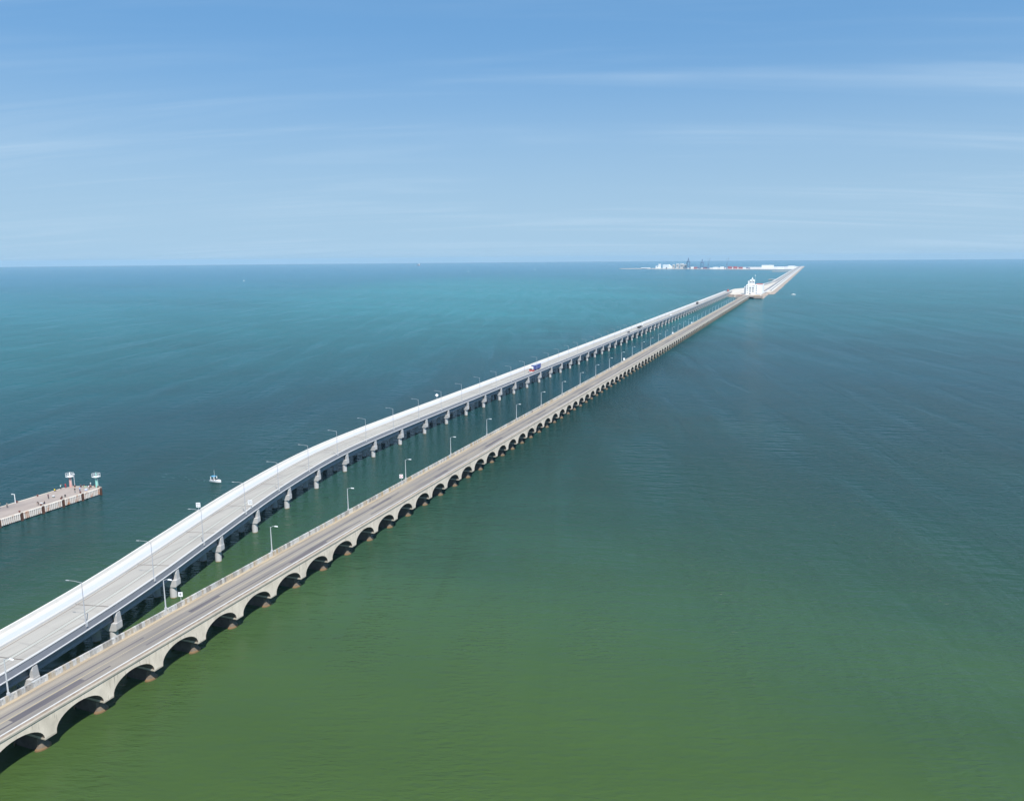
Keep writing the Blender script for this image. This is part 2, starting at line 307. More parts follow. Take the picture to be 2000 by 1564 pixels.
    # smaller waves over the shallows near the shore
    amp = N.new('ShaderNodeMapRange'); amp.inputs[1].default_value = 120; amp.inputs[2].default_value = 420; amp.inputs[3].default_value = 0.62; amp.inputs[4].default_value = 2.7; L.new(math2('ADD', sp.outputs[1], off), amp.inputs[0])
    hh = math2('MULTIPLY', hh, amp.outputs[0])
    bp = N.new('ShaderNodeBump'); bp.inputs['Strength'].default_value = 1.0; bp.inputs['Distance'].default_value = 1.0
    L.new(hh, bp.inputs['Height']); L.new(bp.outputs[0], b.inputs['Normal'])
    return m
M_water = water_mat()
SEA_R = 16000
def make_sea():
    mb = MB(); n = 128; rings = [0, 60, 200, 600, 1800, 5000, SEA_R]
    mb.v.append((0,0,0))
    for r in rings[1:]:
        for i in range(n): mb.v.append((r*math.sin(2*math.pi*i/n), r*math.cos(2*math.pi*i/n), 0))
    for i in range(n): mb.f.append((0, 1+(i+1) % n, 1+i)); mb.m.append(0)
    for k in range(len(rings)-2):
        a, b = 1+k*n, 1+(k+1)*n
        for i in range(n): mb.f.append((a+i, a+(i+1) % n, b+(i+1) % n, b+i)); mb.m.append(0)
    return tag(mb.build('sea', M_water), kind='structure')
make_sea()

# ---------------------------------------------------------------- the old arched viaduct
OX, OY0, SP, K0, K1 = -116.34, 86.6, 12.0, -3, 127      # outer face, first bracket, span, span range
OEND = OY0+SP*(K1+1)
def arch_mesh():
    prof = [(0,2.5),(2.25,2.5),(2.25,2.9)]
    n = 18; cy, hw, z0, rise = 7.125, 4.875, 2.9, 2.75
    for i in range(1, n):
        t = math.pi*(1-i/n); prof.append((cy+hw*math.cos(t), z0+rise*math.sin(t)))
    prof += [(12.0,2.9)]
    top = 6.47
    mb = MB(); X0, X1 = -9.32, 0.0
    # both faces as strips from the profile up to the top line, then soffit, bracket bottom and jambs
    ring = prof
    for X in (X0, X1):
        o = len(mb.v)
        for y, z in ring: mb.v.append((X, y, z))
        for y, z in ring: mb.v.append((X, y, top))
        m = len(ring)
        for i in range(m-1):
            if ring[i][0] == ring[i+1][0]: continue
            mb.f.append((o+i, o+i+1, o+m+i+1, o+m+i)); mb.m.append(0)
    m = len(ring)
    for i in range(m-1):
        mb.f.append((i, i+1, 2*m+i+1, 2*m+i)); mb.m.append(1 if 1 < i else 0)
    mb.add([(X0,0,top),(X1,0,top),(X1,12,top),(X0,12,top)], [(0,1,2,3)])
    mb.box(X0+0.3, X1-0.3, 0.0, 12.0, top+0.003, 6.649)
    # jamb of the next bracket (y = 12) from 2.5 to 3.4
    o = len(mb.v); mb.v += [(X0,0,2.5),(X1,0,2.5),(X1,0,2.9),(X0,0,2.9)]; mb.f.append((o,o+1,o+2,o+3)); mb.m.append(0)
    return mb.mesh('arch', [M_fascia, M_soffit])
def pier_mesh():
    mb = MB()
    mb.box(-7.2, -2.12, 0.12, 2.13, -3.5, 2.51, 1)  # shaft in the dark soffit brown, which stands in for shade under the bracket
    for sgn, xa in ((1, -2.12), (-1, -7.2)):            # rounded cutwaters that slope back to the shaft
        n = 10; base = []; up = []
        for i in range(n+1):
            t = -math.pi/2+math.pi*i/n
            base.append((xa+sgn*(-0.25+1.15*math.cos(t)), 1.125+1.5*math.sin(t)))
            up.append((xa+sgn*(0.03+0.05*math.cos(t)), 1.125+0.22*math.sin(t)))
        o = len(mb.v)
        for (x, y) in base: mb.v.append((x, y, -3.5))
        for (x, y) in base: mb.v.append((x, y, 0.22))
        for (x, y) in up: mb.v.append((x, y, 1.55))
        k = n+1
        for i in range(n):
            mb.f.append((o+i, o+i+1, o+k+i+1, o+k+i)); mb.m.append(0)
            mb.f.append((o+k+i, o+k+i+1, o+2*k+i+1, o+2*k+i)); mb.m.append(0)
        mb.f.append(tuple(range(o+2*k, o+3*k))); mb.m.append(0)
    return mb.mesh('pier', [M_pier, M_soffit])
def left_parapet_mesh():
    mb = MB(); rnd = random.Random(3)
    mb.box(-9.28, -9.06, 0.02, 11.98, 7.0, 8.02)
    mb.box(-9.34, -8.98, 0.0, 11.99, 8.02, 8.25)
    mb.box(-9.30, -8.96, 0.01, 11.985, 6.96, 7.28)
    for i in range(16):
        y = i*0.75; w = 0.36 if i % 4 else 0.6
        mb.box(-9.06, -8.93-0.05*rnd.random(), y+0.06, y+0.06+w, 7.28, 8.02)
    return mb.mesh('parapet', M_parapet)
def right_wall_mesh():
    mb = MB()
    mb.box(-0.64, -0.36, 0.0, 11.985, 6.96, 7.34, 0)
    mb.box(-0.62, -0.38, 0.0, 11.985, 7.34, 7.42, 1)
    return mb.mesh('low_wall', [M_lowwall, M_whitecap])
def ledge_mesh():
    mb = MB(); mb.box(-9.42, 0.15, 0.0, 12.0, 6.65, 6.96); return mb.mesh('deck_slab', M_ledge)

old = thing('arched_viaduct', 'old beige concrete viaduct of low round arches carrying a grey two-lane road', 'viaduct', (OX, OY0, 0))
am, pm, lm, wm, dm = arch_mesh(), pier_mesh(), left_parapet_mesh(), right_wall_mesh(), ledge_mesh()
for k in range(K0, K1+1):
    for nm, me in (('arch', am), ('pier', pm), ('parapet', lm), ('low_wall', wm), ('deck_slab', dm)):
        put(nm, me, old, (0, SP*k, 0))
ya, yb = SP*K0, SP*(K1+1)
rd = MB().add([(-8.2,ya,7.02),(-0.70,ya,7.02),(-0.70,yb,7.02),(-8.2,yb,7.02)], [(0,1,2,3)]).build('road_surface', M_asphalt, old)
MB().box(-8.96, -8.2, ya, yb, 6.97, 7.14).build('kerb', M_ochre, old)
sh = MB().add([(-8.19,ya,7.026),(-6.6,ya,7.026),(-6.6,yb,7.026),(-8.19,yb,7.026)], [(0,1,2,3)]).build('road_shoulder', M_shoulder, old)
def strip(x0, x1, y0, y1, z): return MB().add([(x0,y0,z),(x1,y0,z),(x1,y1,z),(x0,y1,z)], [(0,1,2,3)])
strip(-4.42, -4.22, ya, yb, 7.027).build('centre_line', M_yellow, rd)
for x in (-2.72, -5.72):
    y = ya
    while y < yb-60:
        ln = random.uniform(25, 110)
        strip(x-0.2, x+0.2, y, min(y+ln, yb), 7.031).build('tar_seam', M_seam, rd); y += ln+random.uniform(3, 40)
for x, y, w, l in ((-3.4,57,1.2,14),(-5.4,100,1.1,9),(-2.2,131,0.9,16),(-5.6,176,1.0,12),(-2.6,214,1.2,10),(-3.5,262,1.1,18),(-5.3,330,1.2,14),(-2.3,395,1.0,20)):
    strip(x-w/2, x+w/2, y-60, y-60+l, 7.034).build('road_patch', M_seam, rd)

# ---------------------------------------------------------------- the new viaduct (curved girder bridge)
NPTS = [(20,-126.2),(50,-128.0),(91,-131.7),(114.7,-135.4),(134.6,-139.5),(158,-145.5),(180.4,-151.3),(203.9,-157.0),(227.6,-161.7),(246,-164.6),(265.6,-166.6),(295.5,-167.6),(340,-167.4),(393,-166.9),(520,-166.4),(700,-165.6),(1000,-165.2),(1400,-164.6),(1780,-164.2)]
def npath(y):
    for i in range(len(NPTS)-1):
        if y <= NPTS[i+1][0] or i == len(NPTS)-2:
            y0, x0 = NPTS[i]; y1, x1 = NPTS[i+1]
            def sl(j):
                j0, j1 = max(j-1, 0), min(j+1, len(NPTS)-1)
                return (NPTS[j1][1]-NPTS[j0][1])/(NPTS[j1][0]-NPTS[j0][0])
            h = y1-y0; t = (y-y0)/h; m0, m1 = sl(i)*h, sl(i+1)*h
            return (2*t**3-3*t**2+1)*x0+(t**3-2*t**2+t)*m0+(-2*t**3+3*t**2)*x1+(t**3-t**2)*m1
def nframe(y):
    sx = (npath(y+0.5)-npath(y-0.5)); d = Vector((sx, 1, 0)).normalized(); n = Vector((-d.y, d.x, 0))   # n points left (-X)
    return Vector((npath(y), y, 0)), d, n
def nheight(y): return 0.0
# pier stations along the curve, every 23.55 m
stations = []
y = 45.0; acc = 0
ANCH = 144.4
ys = [ANCH]
while ys[-1] < 1770:
    y = ys[-1]; l = 0
    while l < 23.55:
        dy = 0.25; l += math.hypot(dy, npath(y+dy)-npath(y)); y += dy
    ys.append(y)
while ys[0] > 45:
    y = ys[0]; l = 0
    while l < 23.55:
        dy = 0.25; l += math.hypot(dy, npath(y)-npath(y-dy)); y -= dy
    ys.insert(0, y)
NW = 14.8
new = thing('girder_viaduct', 'newer pale concrete girder viaduct that curves in from the left, with a white walkway', 'viaduct')
def sweep(prof, y0, y1, step=3.0, m=0, mb=None):
    """closed (u,z) profile swept along the bridge; u = metres left of the outer right edge"""
    mb = mb or MB(); n = max(1, int(math.ceil((y1-y0)/step))); k = len(prof); o = len(mb.v)
    for i in range(n+1):
        p, d, nn = nframe(y0+(y1-y0)*i/n)
        for u, z in prof: q = p+nn*u; mb.v.append((q.x, q.y, z))
    for i in range(n):
        for j in range(k):
            a, b = o+i*k+j, o+i*k+(j+1) % k; mb.f.append((a, b, b+k, a+k)); mb.m.append(m)
    mb.f.append(tuple(o+j for j in range(k-1, -1, -1))); mb.m.append(m); mb.f.append(tuple(o+n*k+j for j in range(k))); mb.m.append(m)
    return mb
def rect(u0, u1, z0, z1): return [(u0,z0),(u1,z0),(u1,z1),(u0,z1)]
for i in range(len(ys)-1):
    a, b = ys[i], ys[i+1]; st = 3.0 if a < 420 else 12.0
    g = 0.03
    sweep(rect(0.10, 14.74, 7.28, 7.95), a, b, st).build('deck_slab', M_newconc, new)
    # right parapet: lip, face, shadow gap, coping
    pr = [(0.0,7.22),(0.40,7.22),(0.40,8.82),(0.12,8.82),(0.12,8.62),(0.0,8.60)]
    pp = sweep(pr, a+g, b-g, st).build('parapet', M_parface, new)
    sweep(rect(-0.06, 0.46, 8.822, 9.0), a+g, b-g, st).build('coping', M_walk, pp)
    sweep([(-0.16,7.20),(-0.003,7.20),(-0.003,7.42),(-0.16,7.34)], a+g, b-g, st).build('drip_lip', M_newconc, pp)
    lp = [(14.42,7.951),(14.80,7.951),(14.80,8.98),(14.42,8.98)]
    sweep(lp, a+g, b-g, st).build('parapet', M_warmwall, new)
    sweep(rect(10.45, 14.41, 7.952, 8.22), a+0.01, b-0.01, st).build('walkway', M_walk, new)
    sweep(rect(9.85, 10.44, 7.952, 8.52), a+g, b-g, st).build('walkway_kerb', M_walk, new)
roadn = sweep([(0.47,7.96),(9.84,7.96),(9.84,8.06),(0.47,8.06)], ys[0], ys[-1], 3.0).build('road_surface', M_newroad, new)
def flat(u0, u1, y0, y1, z, st=3.0):
    mb = MB(); n = max(1, int(math.ceil((y1-y0)/st)))
    for i in range(n+1):
        p, d, nn = nframe(y0+(y1-y0)*i/n)
        for u in (u0, u1): q = p+nn*u; mb.v.append((q.x, q.y, z))
    for i in range(n): mb.f.append((2*i, 2*i+1, 2*i+3, 2*i+2)); mb.m.append(0)
    return mb
flat(11.0, 12.7, ys[0], ys[-1], 8.226).build('painted_band', M_blueband, new)
flat(4.55, 5.35, ys[0], ys[-1], 8.066).build('median_strip', M_newline, roadn)
flat(4.41, 4.53, ys[0], ys[-1], 8.070).build('road_joint', M_joint, roadn)
flat(5.37, 5.48, ys[0], ys[-1], 8.070).build('road_joint', M_joint, roadn)
flat(9.30, 9.45, ys[0], ys[-1], 8.070).build('road_joint', M_joint, roadn)
for yy in ys[1:-1]:
    if yy < 700: flat(0.5, 9.8, yy-0.14, yy+0.14, 8.073, 1).build('expansion_joint', M_joint, roadn)
# piers: haunched cap with side blocks on round columns
def cap_mesh():
    prof = [(-0.25,3.25),(0.02,2.95)]
    cols = [1.25, 5.55, 9.85, 13.55]
    for i in range(3):
        u0, u1 = cols[i]+0.85, cols[i+1]-0.85; prof.append((u0, 2.95))
        for j in range(1, 8):
            t = j/8; prof.append((u0+(u1-u0)*t, 2.95+0.75*math.sin(math.pi*t)))
        prof.append((u1, 2.95))
    prof += [(14.78,2.95),(15.05,3.25),(15.05,4.7),(-0.25,4.7)]
    mb = MB(); n = len(prof)
    for y in (-1.0, 1.0):
        for u, z in prof: mb.v.append((-u, y, z))
    for i in range(n): mb.f.append((i, (i+1) % n, n+(i+1) % n, n+i)); mb.m.append(0)
    mb.f += [tuple(range(n-1,-1,-1)), tuple(range(n,2*n))]; mb.m += [0, 0]
    return mb.mesh('pier_cap', M_newconc_p)
def col_mesh():
    mb = MB(); n = 20
    for z in (-4, 2.96):
        for i in range(n): mb.v.append((0.86*math.cos(2*math.pi*i/n), 0.86*math.sin(2*math.pi*i/n), z))
    for i in range(n): mb.f.append((i, (i+1) % n, n+(i+1) % n, n+i)); mb.m.append(0)
    return mb.mesh('column', M_newconc_p, True)
def ear_mesh():
    mb = MB(); mb.extr([(-0.42,4.7),(0.99,4.7),(0.97,5.0),(0.72,6.95),(-0.30,6.95),(-0.52,6.3)], 'x', -0.62, 0.16); return mb.mesh('side_block', M_newconc_p)
capm, colm, earm = cap_mesh(), col_mesh(), ear_mesh()
def girder_prof(u):
    return [(u-0.35,4.95),(u+0.35,4.95),(u+0.35,5.2),(u+0.12,5.45),(u+0.12,6.85),(u+0.5,7.05),(u+0.5,7.27),(u-0.5,7.27),(u-0.5,7.05),(u-0.12,6.85),(u-0.12,5.45),(u-0.35,5.2)]
far_g = MB()
for i, yy in enumerate(ys):
    p, d, nn = nframe(yy); ang = math.atan2(d.y, d.x)-math.pi/2
    cp = put('pier', capm, new, p, ang)
    for u in (1.25, 5.55, 9.85, 13.55): put('column', colm, cp, (-u, 0, 0))
    for u in (0.0, 14.34): put('side_block', earm, cp, (-u, 0, 0))
    if i < len(ys)-1:
        us = (1.35, 4.3, 7.4, 10.5, 13.45)
        for u in us:
            if i < 56: sweep(girder_prof(u), yy+0.1, ys[i+1]-0.1, 12).build('girder', M_girder, new)
            else: sweep(girder_prof(u), yy+0.1, ys[i+1]-0.1, 24, 0, far_g)
fg = far_g.build('girder', M_girder, new); fg['kind'] = 'stuff'

# ---------------------------------------------------------------- street lamps
def old_lamp(loc, label):
    t = thing('street_lamp', label, 'street lamp', loc, 0, 'lamps along the arched viaduct')
    return t
lb = MB().box(-0.2, 0.2, -0.2, 0.2, 0, 0.45).mesh('lamp_base', M_newconc)
lp_ = MB().tube((0,0,0.4),(0,0,6.55),0.15,0.09,8).mesh('pole', M_galv)
la_ = MB().tube((0,0,6.45),(0.75,0,6.85),0.06,0.05,6).tube((0.75,0,6.85),(1.35,0,6.93),0.05,0.05,6).mesh('arm', M_galv)
lh_ = MB().frustum((1.75,0),0.48,0.16,6.84,(1.72,0),0.38,0.11,7.02).mesh('lamp_head', M_lamphead)
proto = None; n = 0
for j in range(0, 43):
    k = 3*j+0.1; Y = OY0+SP*k
    if Y > OEND-6: break
    n += 1
    lab = ordw(n)+' grey street lamp from the near end of the arched viaduct'
    if proto is None:
        proto = old_lamp((OX-9.16, Y, 8.25), lab)
        for nm, me in (('lamp_base', lb), ('pole', lp_), ('arm', la_), ('lamp_head', lh_)): put(nm, me, proto)
    else:
        q = dup_tree(proto, (OX-9.16, Y, 8.25)); q['label'] = lab
M_pole = mat('dull_grey_pole', (0.40,0.41,0.43), 0.6, var=0.1, scale=2)
nlp = MB().tube((0,0,0),(0,0,8.6),0.11,0.06,8).mesh('pole', M_pole)
nla = MB().tube((0,0,8.5),(-1.6,0,8.78),0.05,0.04,6).tube((-1.6,0,8.78),(-2.9,0,8.84),0.04,0.04,6).mesh('arm', M_pole)
nlh = MB().frustum((-3.2,0),0.38,0.10,8.79,(-3.2,0),0.30,0.07,8.89).mesh('lamp_head', M_pole)
nlb = MB().box(-0.22, 0.30, -0.24, 0.24, -0.9, 0.02).mesh('lamp_bracket', M_newconc)
proto = None; n = 0; LY = []
for i in range(len(ys)-1):
    yy = ys[i]-9.2 if ys[i] < 170 else ys[i]-7.5
    if yy < 95: continue
    LY.append(yy)
for yy in LY:
    n += 1; p, d, nn = nframe(yy); ang = math.atan2(d.y, d.x)-math.pi/2
    loc = p+nn*0.12; loc.z = 9.0
    lab = ordw(n)+' thin street lamp from the near end of the curved girder viaduct'
    if proto is None:
        proto = thing('street_lamp', lab, 'street lamp', loc, ang, 'lamps along the girder viaduct')
        for nm, me in (('lamp_bracket', nlb), ('pole', nlp), ('arm', nla), ('lamp_head', nlh)): put(nm, me, proto)
    else:
        q = dup_tree(proto, loc, ang); q['label'] = lab

# ---------------------------------------------------------------- road signs
def sign(loc, rz, label, size, post, mark, diamond=False):
    t = thing('road_sign', label, 'road sign', loc, rz)
    MB().tube((0,0,0),(0,0,post+size*0.5),0.05,0.05,6).build('post', M_galv, t)
    if diamond: pl = MB().extr([(0,post),(size*0.7,post+size*0.7),(0,post+size*1.4),(-size*0.7,post+size*0.7)], 'y', -0.10, -0.06)
    else: pl = MB().box(-size/2, size/2, -0.10, -0.06, post, post+size*1.1)
    b = pl.build('sign_board', M_signw, t)
    if mark == 'ring':
        mb = MB(); n = 16; c = post+size*0.55
        for r in (0.40*size, 0.27*size):
            for i in range(n): mb.v.append((r*math.cos(2*math.pi*i/n), -0.106, c+r*math.sin(2*math.pi*i/n)))
        for i in range(n): mb.f.append((i, (i+1) % n, n+(i+1) % n, n+i)); mb.m.append(0)
        mb.build('sign_print', M_signr, b)
    elif mark == 'bars':
        mb = MB()
        for x0, x1, z0, z1 in ((-0.36,-0.06,0.62,0.92),(0.08,0.36,0.62,0.92),(-0.36,-0.06,0.20,0.48),(0.08,0.36,0.2,0.48)): mb.add([(x0*size,-0.106,post+z0*size),(x1*size,-0.106,post+z0*size),(x1*size,-0.106,post+z1*size),(x0*size,-0.106,post+z1*size)], [(0,1,2,3)])
        mb.build('sign_print', M_signg, b)
    elif mark == 'block':
        MB().add([(-0.22*size,-0.106,post+0.3*size),(0.22*size,-0.106,post+0.3*size),(0.22*size,-0.106,post+0.85*size),(-0.22*size,-0.106,post+0.85*size)], [(0,1,2,3)]).build('sign_print', M_signg, b)
    return t
fac = R(20)
sign((OX-9.12, 128.2, 8.25), fac, 'white square sign with a grey mark beside the second lamp of the arched viaduct', 0.95, 1.1, 'block')
sign((OX-9.12, 228.6, 8.25), fac, 'white square sign with a red ring on the arched viaduct parapet', 1.2, 1.1, 'ring')
for Y, w in ((564.0,'nearest'),(775.8,'middle'),(903.1,'farthest')):
    sign((OX-9.12, Y, 8.25), fac, 'small white board on the far stretch of arched viaduct parapet, %s of three' % w, 1.3, 0.2, 'none')
for yy, u, lab, mk in ((183.0, 14.6, 'white square sign on the far edge of the curved viaduct walkway', 'bars'), (186.3, 0.2, 'white square sign on the near parapet of the curved girder viaduct', 'bars')):
    p, d, nn = nframe(yy); q = p+nn*u; sign((q.x, q.y, 9.0), R(22), lab, 1.25, 1.0 if u < 5 else 0.9, mk)
p, d, nn = nframe(372); q = p+nn*14.6; sign((q.x, q.y, 8.98), R(22), 'white diamond sign on the far edge of the girder viaduct', 1.3, 1.2, 'none', True)


# ---------------------------------------------------------------- vehicles on the girder viaduct
M_red = mat('red_cab_paint', (0.50,0.05,0.03), 0.4, var=0.15, scale=1)
M_cabwhite = mat('white_cab_paint', (0.80,0.79,0.77), 0.4, var=0.06, scale=1)
M_blue = mat('blue_container_paint', (0.085,0.12,0.34), 0.55, var=0.25, scale=0.8)
M_silver = mat('silver_tank', (0.55,0.54,0.50), 0.4, var=0.1, scale=1, metal=0.3)
M_chassis = mat('truck_chassis', (0.05,0.045,0.045), 0.8, var=0.2, scale=2)
M_brown = mat('brown_load', (0.16,0.09,0.06), 0.8, var=0.3, scale=1)
M_carw = mat('pale_car_paint', (0.72,0.71,0.68), 0.35, var=0.05, scale=1)
M_card = mat('dark_car_paint', (0.06,0.06,0.07), 0.3, var=0.1, scale=1)
M_redload = mat('red_trailer', (0.52,0.08,0.05), 0.6, var=0.2, scale=0.7)
def bevbox(name, m, parent, x0, x1, y0, y1, z0, z1, b=0.08):
    bm = bmesh.new(); bmesh.ops.create_cube(bm, size=1)
    for v in bm.verts: v.co = Vector(((x0+x1)/2+v.co.x*(x1-x0), (y0+y1)/2+v.co.y*(y1-y0), (z0+z1)/2+v.co.z*(z1-z0)))
    bmesh.ops.bevel(bm, geom=list(bm.edges), offset=b, segments=2, affect='EDGES', profile=0.6)
    me = bpy.data.meshes.new(name); bm.to_mesh(me); bm.free(); me.materials.append(m); return put(name, me, parent)
def wheels(t, ypos, r, w, half):
    tm = MB().tube((-w/2,0,0),(w/2,0,0), r, r, 14).mesh('wheel', M_dark); hm = MB().tube((-w/2-0.01,0,0),(w/2+0.01,0,0), r*0.5, r*0.5, 10).mesh('hub', M_galv)
    for y in ypos:
        for s in (-1, 1): put('hub', hm, put('wheel', tm, t, (s*half, y, r)))
def on_deck(y, u):
    p, d, nn = nframe(y); q = p+nn*u; return (q.x, q.y, 8.07), math.atan2(d.y, d.x)-math.pi/2
def tractor(t, paint, upper):
    # front of the cab at y = 0, the lorry runs back along +y
    cab = bevbox('cab', paint, t, -1.22, 1.22, 0.05, 2.3, 0.55, 1.75, 0.12)
    up = bevbox('cab_upper', upper, t, -1.2, 1.2, 0.12, 2.3, 1.751, 2.85, 0.16)
    bevbox('roof_fairing', upper, t, -1.1, 1.1, 0.7, 2.25, 2.852, 3.7, 0.22)
    MB().extr([(-1.02,1.9),(1.02,1.9),(0.95,2.65),(-0.95,2.65)], 'y', 0.085, 0.13).build('windscreen', M_glass, up)
    for s in (-1, 1): MB().box(s*1.205-0.01, s*1.205+0.01, 0.5, 1.5, 1.9, 2.55).build('side_window', M_glass, up)
    MB().box(-1.15, 1.15, -0.08, 0.06, 0.35, 0.75).build('bumper', M_cabwhite, t)
    for s in (-1, 1): MB().box(s*0.85-0.18, s*0.85+0.18, -0.10, -0.07, 0.8, 1.0).build('headlight', M_lamphead, t)
loc, ang = on_deck(485.6, 2.75)
t = thing('container_truck', 'articulated lorry with red and white cab and a blue container on the girder viaduct', 'lorry', loc, ang)
tractor(t, M_red, M_cabwhite)
MB().box(-0.55, 0.55, 0.4, 16.6, 0.75, 1.05).build('chassis', M_chassis, t)
MB().tube((-0.75,3.0,1.0),(-0.75,4.4,1.0),0.42,0.42,10).tube((0.75,3.0,1.0),(0.75,4.4,1.0),0.42,0.42,10).build('fuel_tank', M_red, t)
ct = bevbox('container', M_blue, t, -1.24, 1.24, 4.7, 16.9, 1.25, 4.15, 0.04)
mb = MB()
for i in range(30): mb.box(1.24, 1.285, 4.95+i*0.4, 5.13+i*0.4, 1.4, 4.0)
mb.build('side_ribs', M_blue, ct)
MB().box(-1.25, 1.25, 4.69, 16.91, 4.151, 4.19).build('roof_panel', M_galv, ct)
wheels(t, (1.3, 4.3, 5.6, 13.2, 14.4, 15.6), 0.52, 0.34, 1.0)
def car(loc, ang, label, paint):
    t = thing('car', label, 'car', loc, ang)
    MB().extr([(0,0.35),(0.05,0.8),(1.1,0.95),(1.7,1.45),(3.4,1.48),(4.2,1.0),(4.4,0.9),(4.4,0.35)], 'x', -0.88, 0.88).build('body', paint, t)
    MB().extr([(1.2,0.98),(1.68,1.40),(1.7,1.44),(1.22,1.02)], 'x', -0.75, 0.75).build('windscreen', M_glass, t)
    for s in (-1, 1):
        MB().extr([(1.45,1.0),(1.8,1.4),(3.3,1.4),(3.8,1.03)], 'x', s*0.885-0.006, s*0.885+0.006).build('side_window', M_glass, t)
        MB().box(s*0.6-0.15, s*0.6+0.15, -0.02, 0.02, 0.6, 0.75).build('headlight', M_lamphead, t)
    wheels(t, (0.85, 3.5), 0.32, 0.22, 0.8)
    return t
loc, ang = on_deck(774, 3.2); car(loc, ang, 'small dark car driving ahead of a flatbed lorry on the girder viaduct', M_card)
loc, ang = on_deck(1020, 3.0); car(loc, ang, 'pale car on the far straight of the girder viaduct', M_carw)
def rigid(loc, ang, label, load, L, H, cabm):
    t = thing('lorry', label, 'lorry', loc, ang)
    tractor(t, cabm, cabm)
    MB().box(-0.6, 0.6, 0.4, L, 0.75, 1.05).build('chassis', M_chassis, t)
    bevbox('load_bed', load, t, -1.25, 1.25, 3.0, L, 1.2, H, 0.06)
    wheels(t, (1.3, L-3.2, L-1.8), 0.52, 0.34, 1.0)
    return t
loc, ang = on_deck(846, 4.0)
rigid((loc[0], loc[1], loc[2]), ang+math.pi, 'long dark flatbed lorry with a white cab on the girder viaduct', M_chassis, 20.0, 1.75, M_cabwhite)
loc, ang = on_deck(1262, 3.6); rigid(loc, ang, 'brown box lorry alone on the far girder viaduct', M_brown, 9.5, 4.3, M_chassis)
loc, ang = on_deck(1745, 6.0); rigid(loc, ang, 'red lorry at the far end of the girder viaduct', M_redload, 16.0, 4.4, M_red)

# ---------------------------------------------------------------- fishing dock on the left
M_dockdeck = streaks(mat('dock_concrete', (0.36,0.30,0.26), 0.92, scale=0.25, stretch=(1,0.4,1), col2=(0.30,0.245,0.21)), 0.18, (1,0.5,1), 0.55, 0.75, (0.20,0.17,0.16), 0.7, 1.0)
M_dockrim = mat('dock_rim', (0.62,0.57,0.49), 0.9, scale=0.6, col2=(0.48,0.42,0.34))
M_rib = streaks(mat('dock_wall_rib', (0.74,0.68,0.62), 0.9, var=0.12, scale=1.0), 0.8, (1,1,0.4), 0.52, 0.66, (0.45,0.17,0.06), 0.85, 4.4)
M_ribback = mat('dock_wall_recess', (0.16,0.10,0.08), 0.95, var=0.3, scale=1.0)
M_rust = mat('rusty_fender', (0.13,0.05,0.025), 0.9, scale=1.5, col2=(0.04,0.02,0.015))
M_bollard = mat('rusty_bollard', (0.16,0.045,0.03), 0.8, var=0.3, scale=3)
dock = thing('fishing_dock', 'concrete fishing dock with rust-streaked ribbed walls at the left edge', 'dock', (-232.0, 205.0, 0), R(-1.2))
# local frame: y runs back along the dock (negative), x from -12.2 (far side) to 0 (near side)
poly = [(0,-75),(0,-1.2),(-0.6,0.4),(-2.2,0.6),(-11.6,-3.2),(-12.2,-5),(-12.2,-75)]
MB().prism(poly, 1.9, 2.6).build('deck', M_dockdeck, dock)
MB().box(-0.34, 0.06, -75, -1.0, 2.602, 2.74).build('edge_rim', M_dockrim, dock)
MB().box(-12.24, -11.86, -75, -5.2, 2.602, 2.74).build('edge_rim', M_dockrim, dock)
e0, e1 = Vector((-2.0,0.55)), Vector((-11.7,-3.3)); dd = (e1-e0).normalized(); nn2 = Vector((dd.y, -dd.x))
q = [e0, e1, e1-nn2*0.35, e0-nn2*0.35]
MB().prism([(p.x, p.y) for p in q], 2.602, 2.74).build('edge_rim', M_dockrim, dock)
pm_ = MB()
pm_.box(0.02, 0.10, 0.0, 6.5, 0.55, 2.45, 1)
for i in range(10): pm_.box(0.10, 0.34, 0.05+i*0.65, 0.05+i*0.65+0.36, 0.5, 2.5, 0)
pm_.box(0.02, 0.36, 0.0, 6.5, 2.45, 2.6, 0)
panel = pm_.mesh('wall_panel', [M_rib, M_ribback])
fm = MB().box(-0.1, 0.30, 0.12, 0.88, -3.0, 2.5).mesh('fender', M_rust)
bmh = MB().tube((0,0,0),(0,0,0.45),0.22,0.18,10).tube((0,0,0.45),(0,0,0.62),0.34,0.30,10).mesh('bollard', M_bollard)
pil = MB().tube((0,0,-4),(0,0,1.95),0.45,0.45,10).mesh('pile', M_rust)
for i in range(10):
    y0 = -1.2-7.5*(i+1)
    put('wall_panel', panel, dock, (0, y0+1.0, 0))
    put('fender', fm, dock, (0, y0, 0))
    put('bollard', bmh, dock, (-0.75, y0+0.5, 2.6))
    put('bollard', bmh, dock, (-11.5, y0+3.2-3.0, 2.6)) if i else None
    for x in (-1.6, -6, -10.6): put('pile', pil, dock, (x, y0+3.5, 0))
put('fender', fm, dock, (0, -1.3, 0))
for x, y in ((-0.9,-0.9),(-4.4,-0.9),(-6.6,-1.8),(-9.6,-3.0),(-3.0,-0.3)): put('bollard', bmh, dock, (x, y, 2.6))
import_m = Matrix.Translation(Vector((-232.0,205.0,0))) @ Matrix.Rotation(R(-1.2), 4, 'Z')
def dk(x, y, z=2.6): v = import_m @ Vector((x, y, z)); return (v.x, v.y, v.z)
M_pink = mat('faded_red_beacon', (0.62,0.38,0.34), 0.7, scale=0.8, stretch=(1,1,0.5), col2=(0.50,0.22,0.20))
M_turq = mat('turquoise_beacon', (0.30,0.60,0.52), 0.7, scale=0.8, stretch=(1,1,0.5), col2=(0.18,0.44,0.38))
M_bwhite = mat('beacon_white', (0.78,0.78,0.77), 0.6, var=0.06, scale=2)
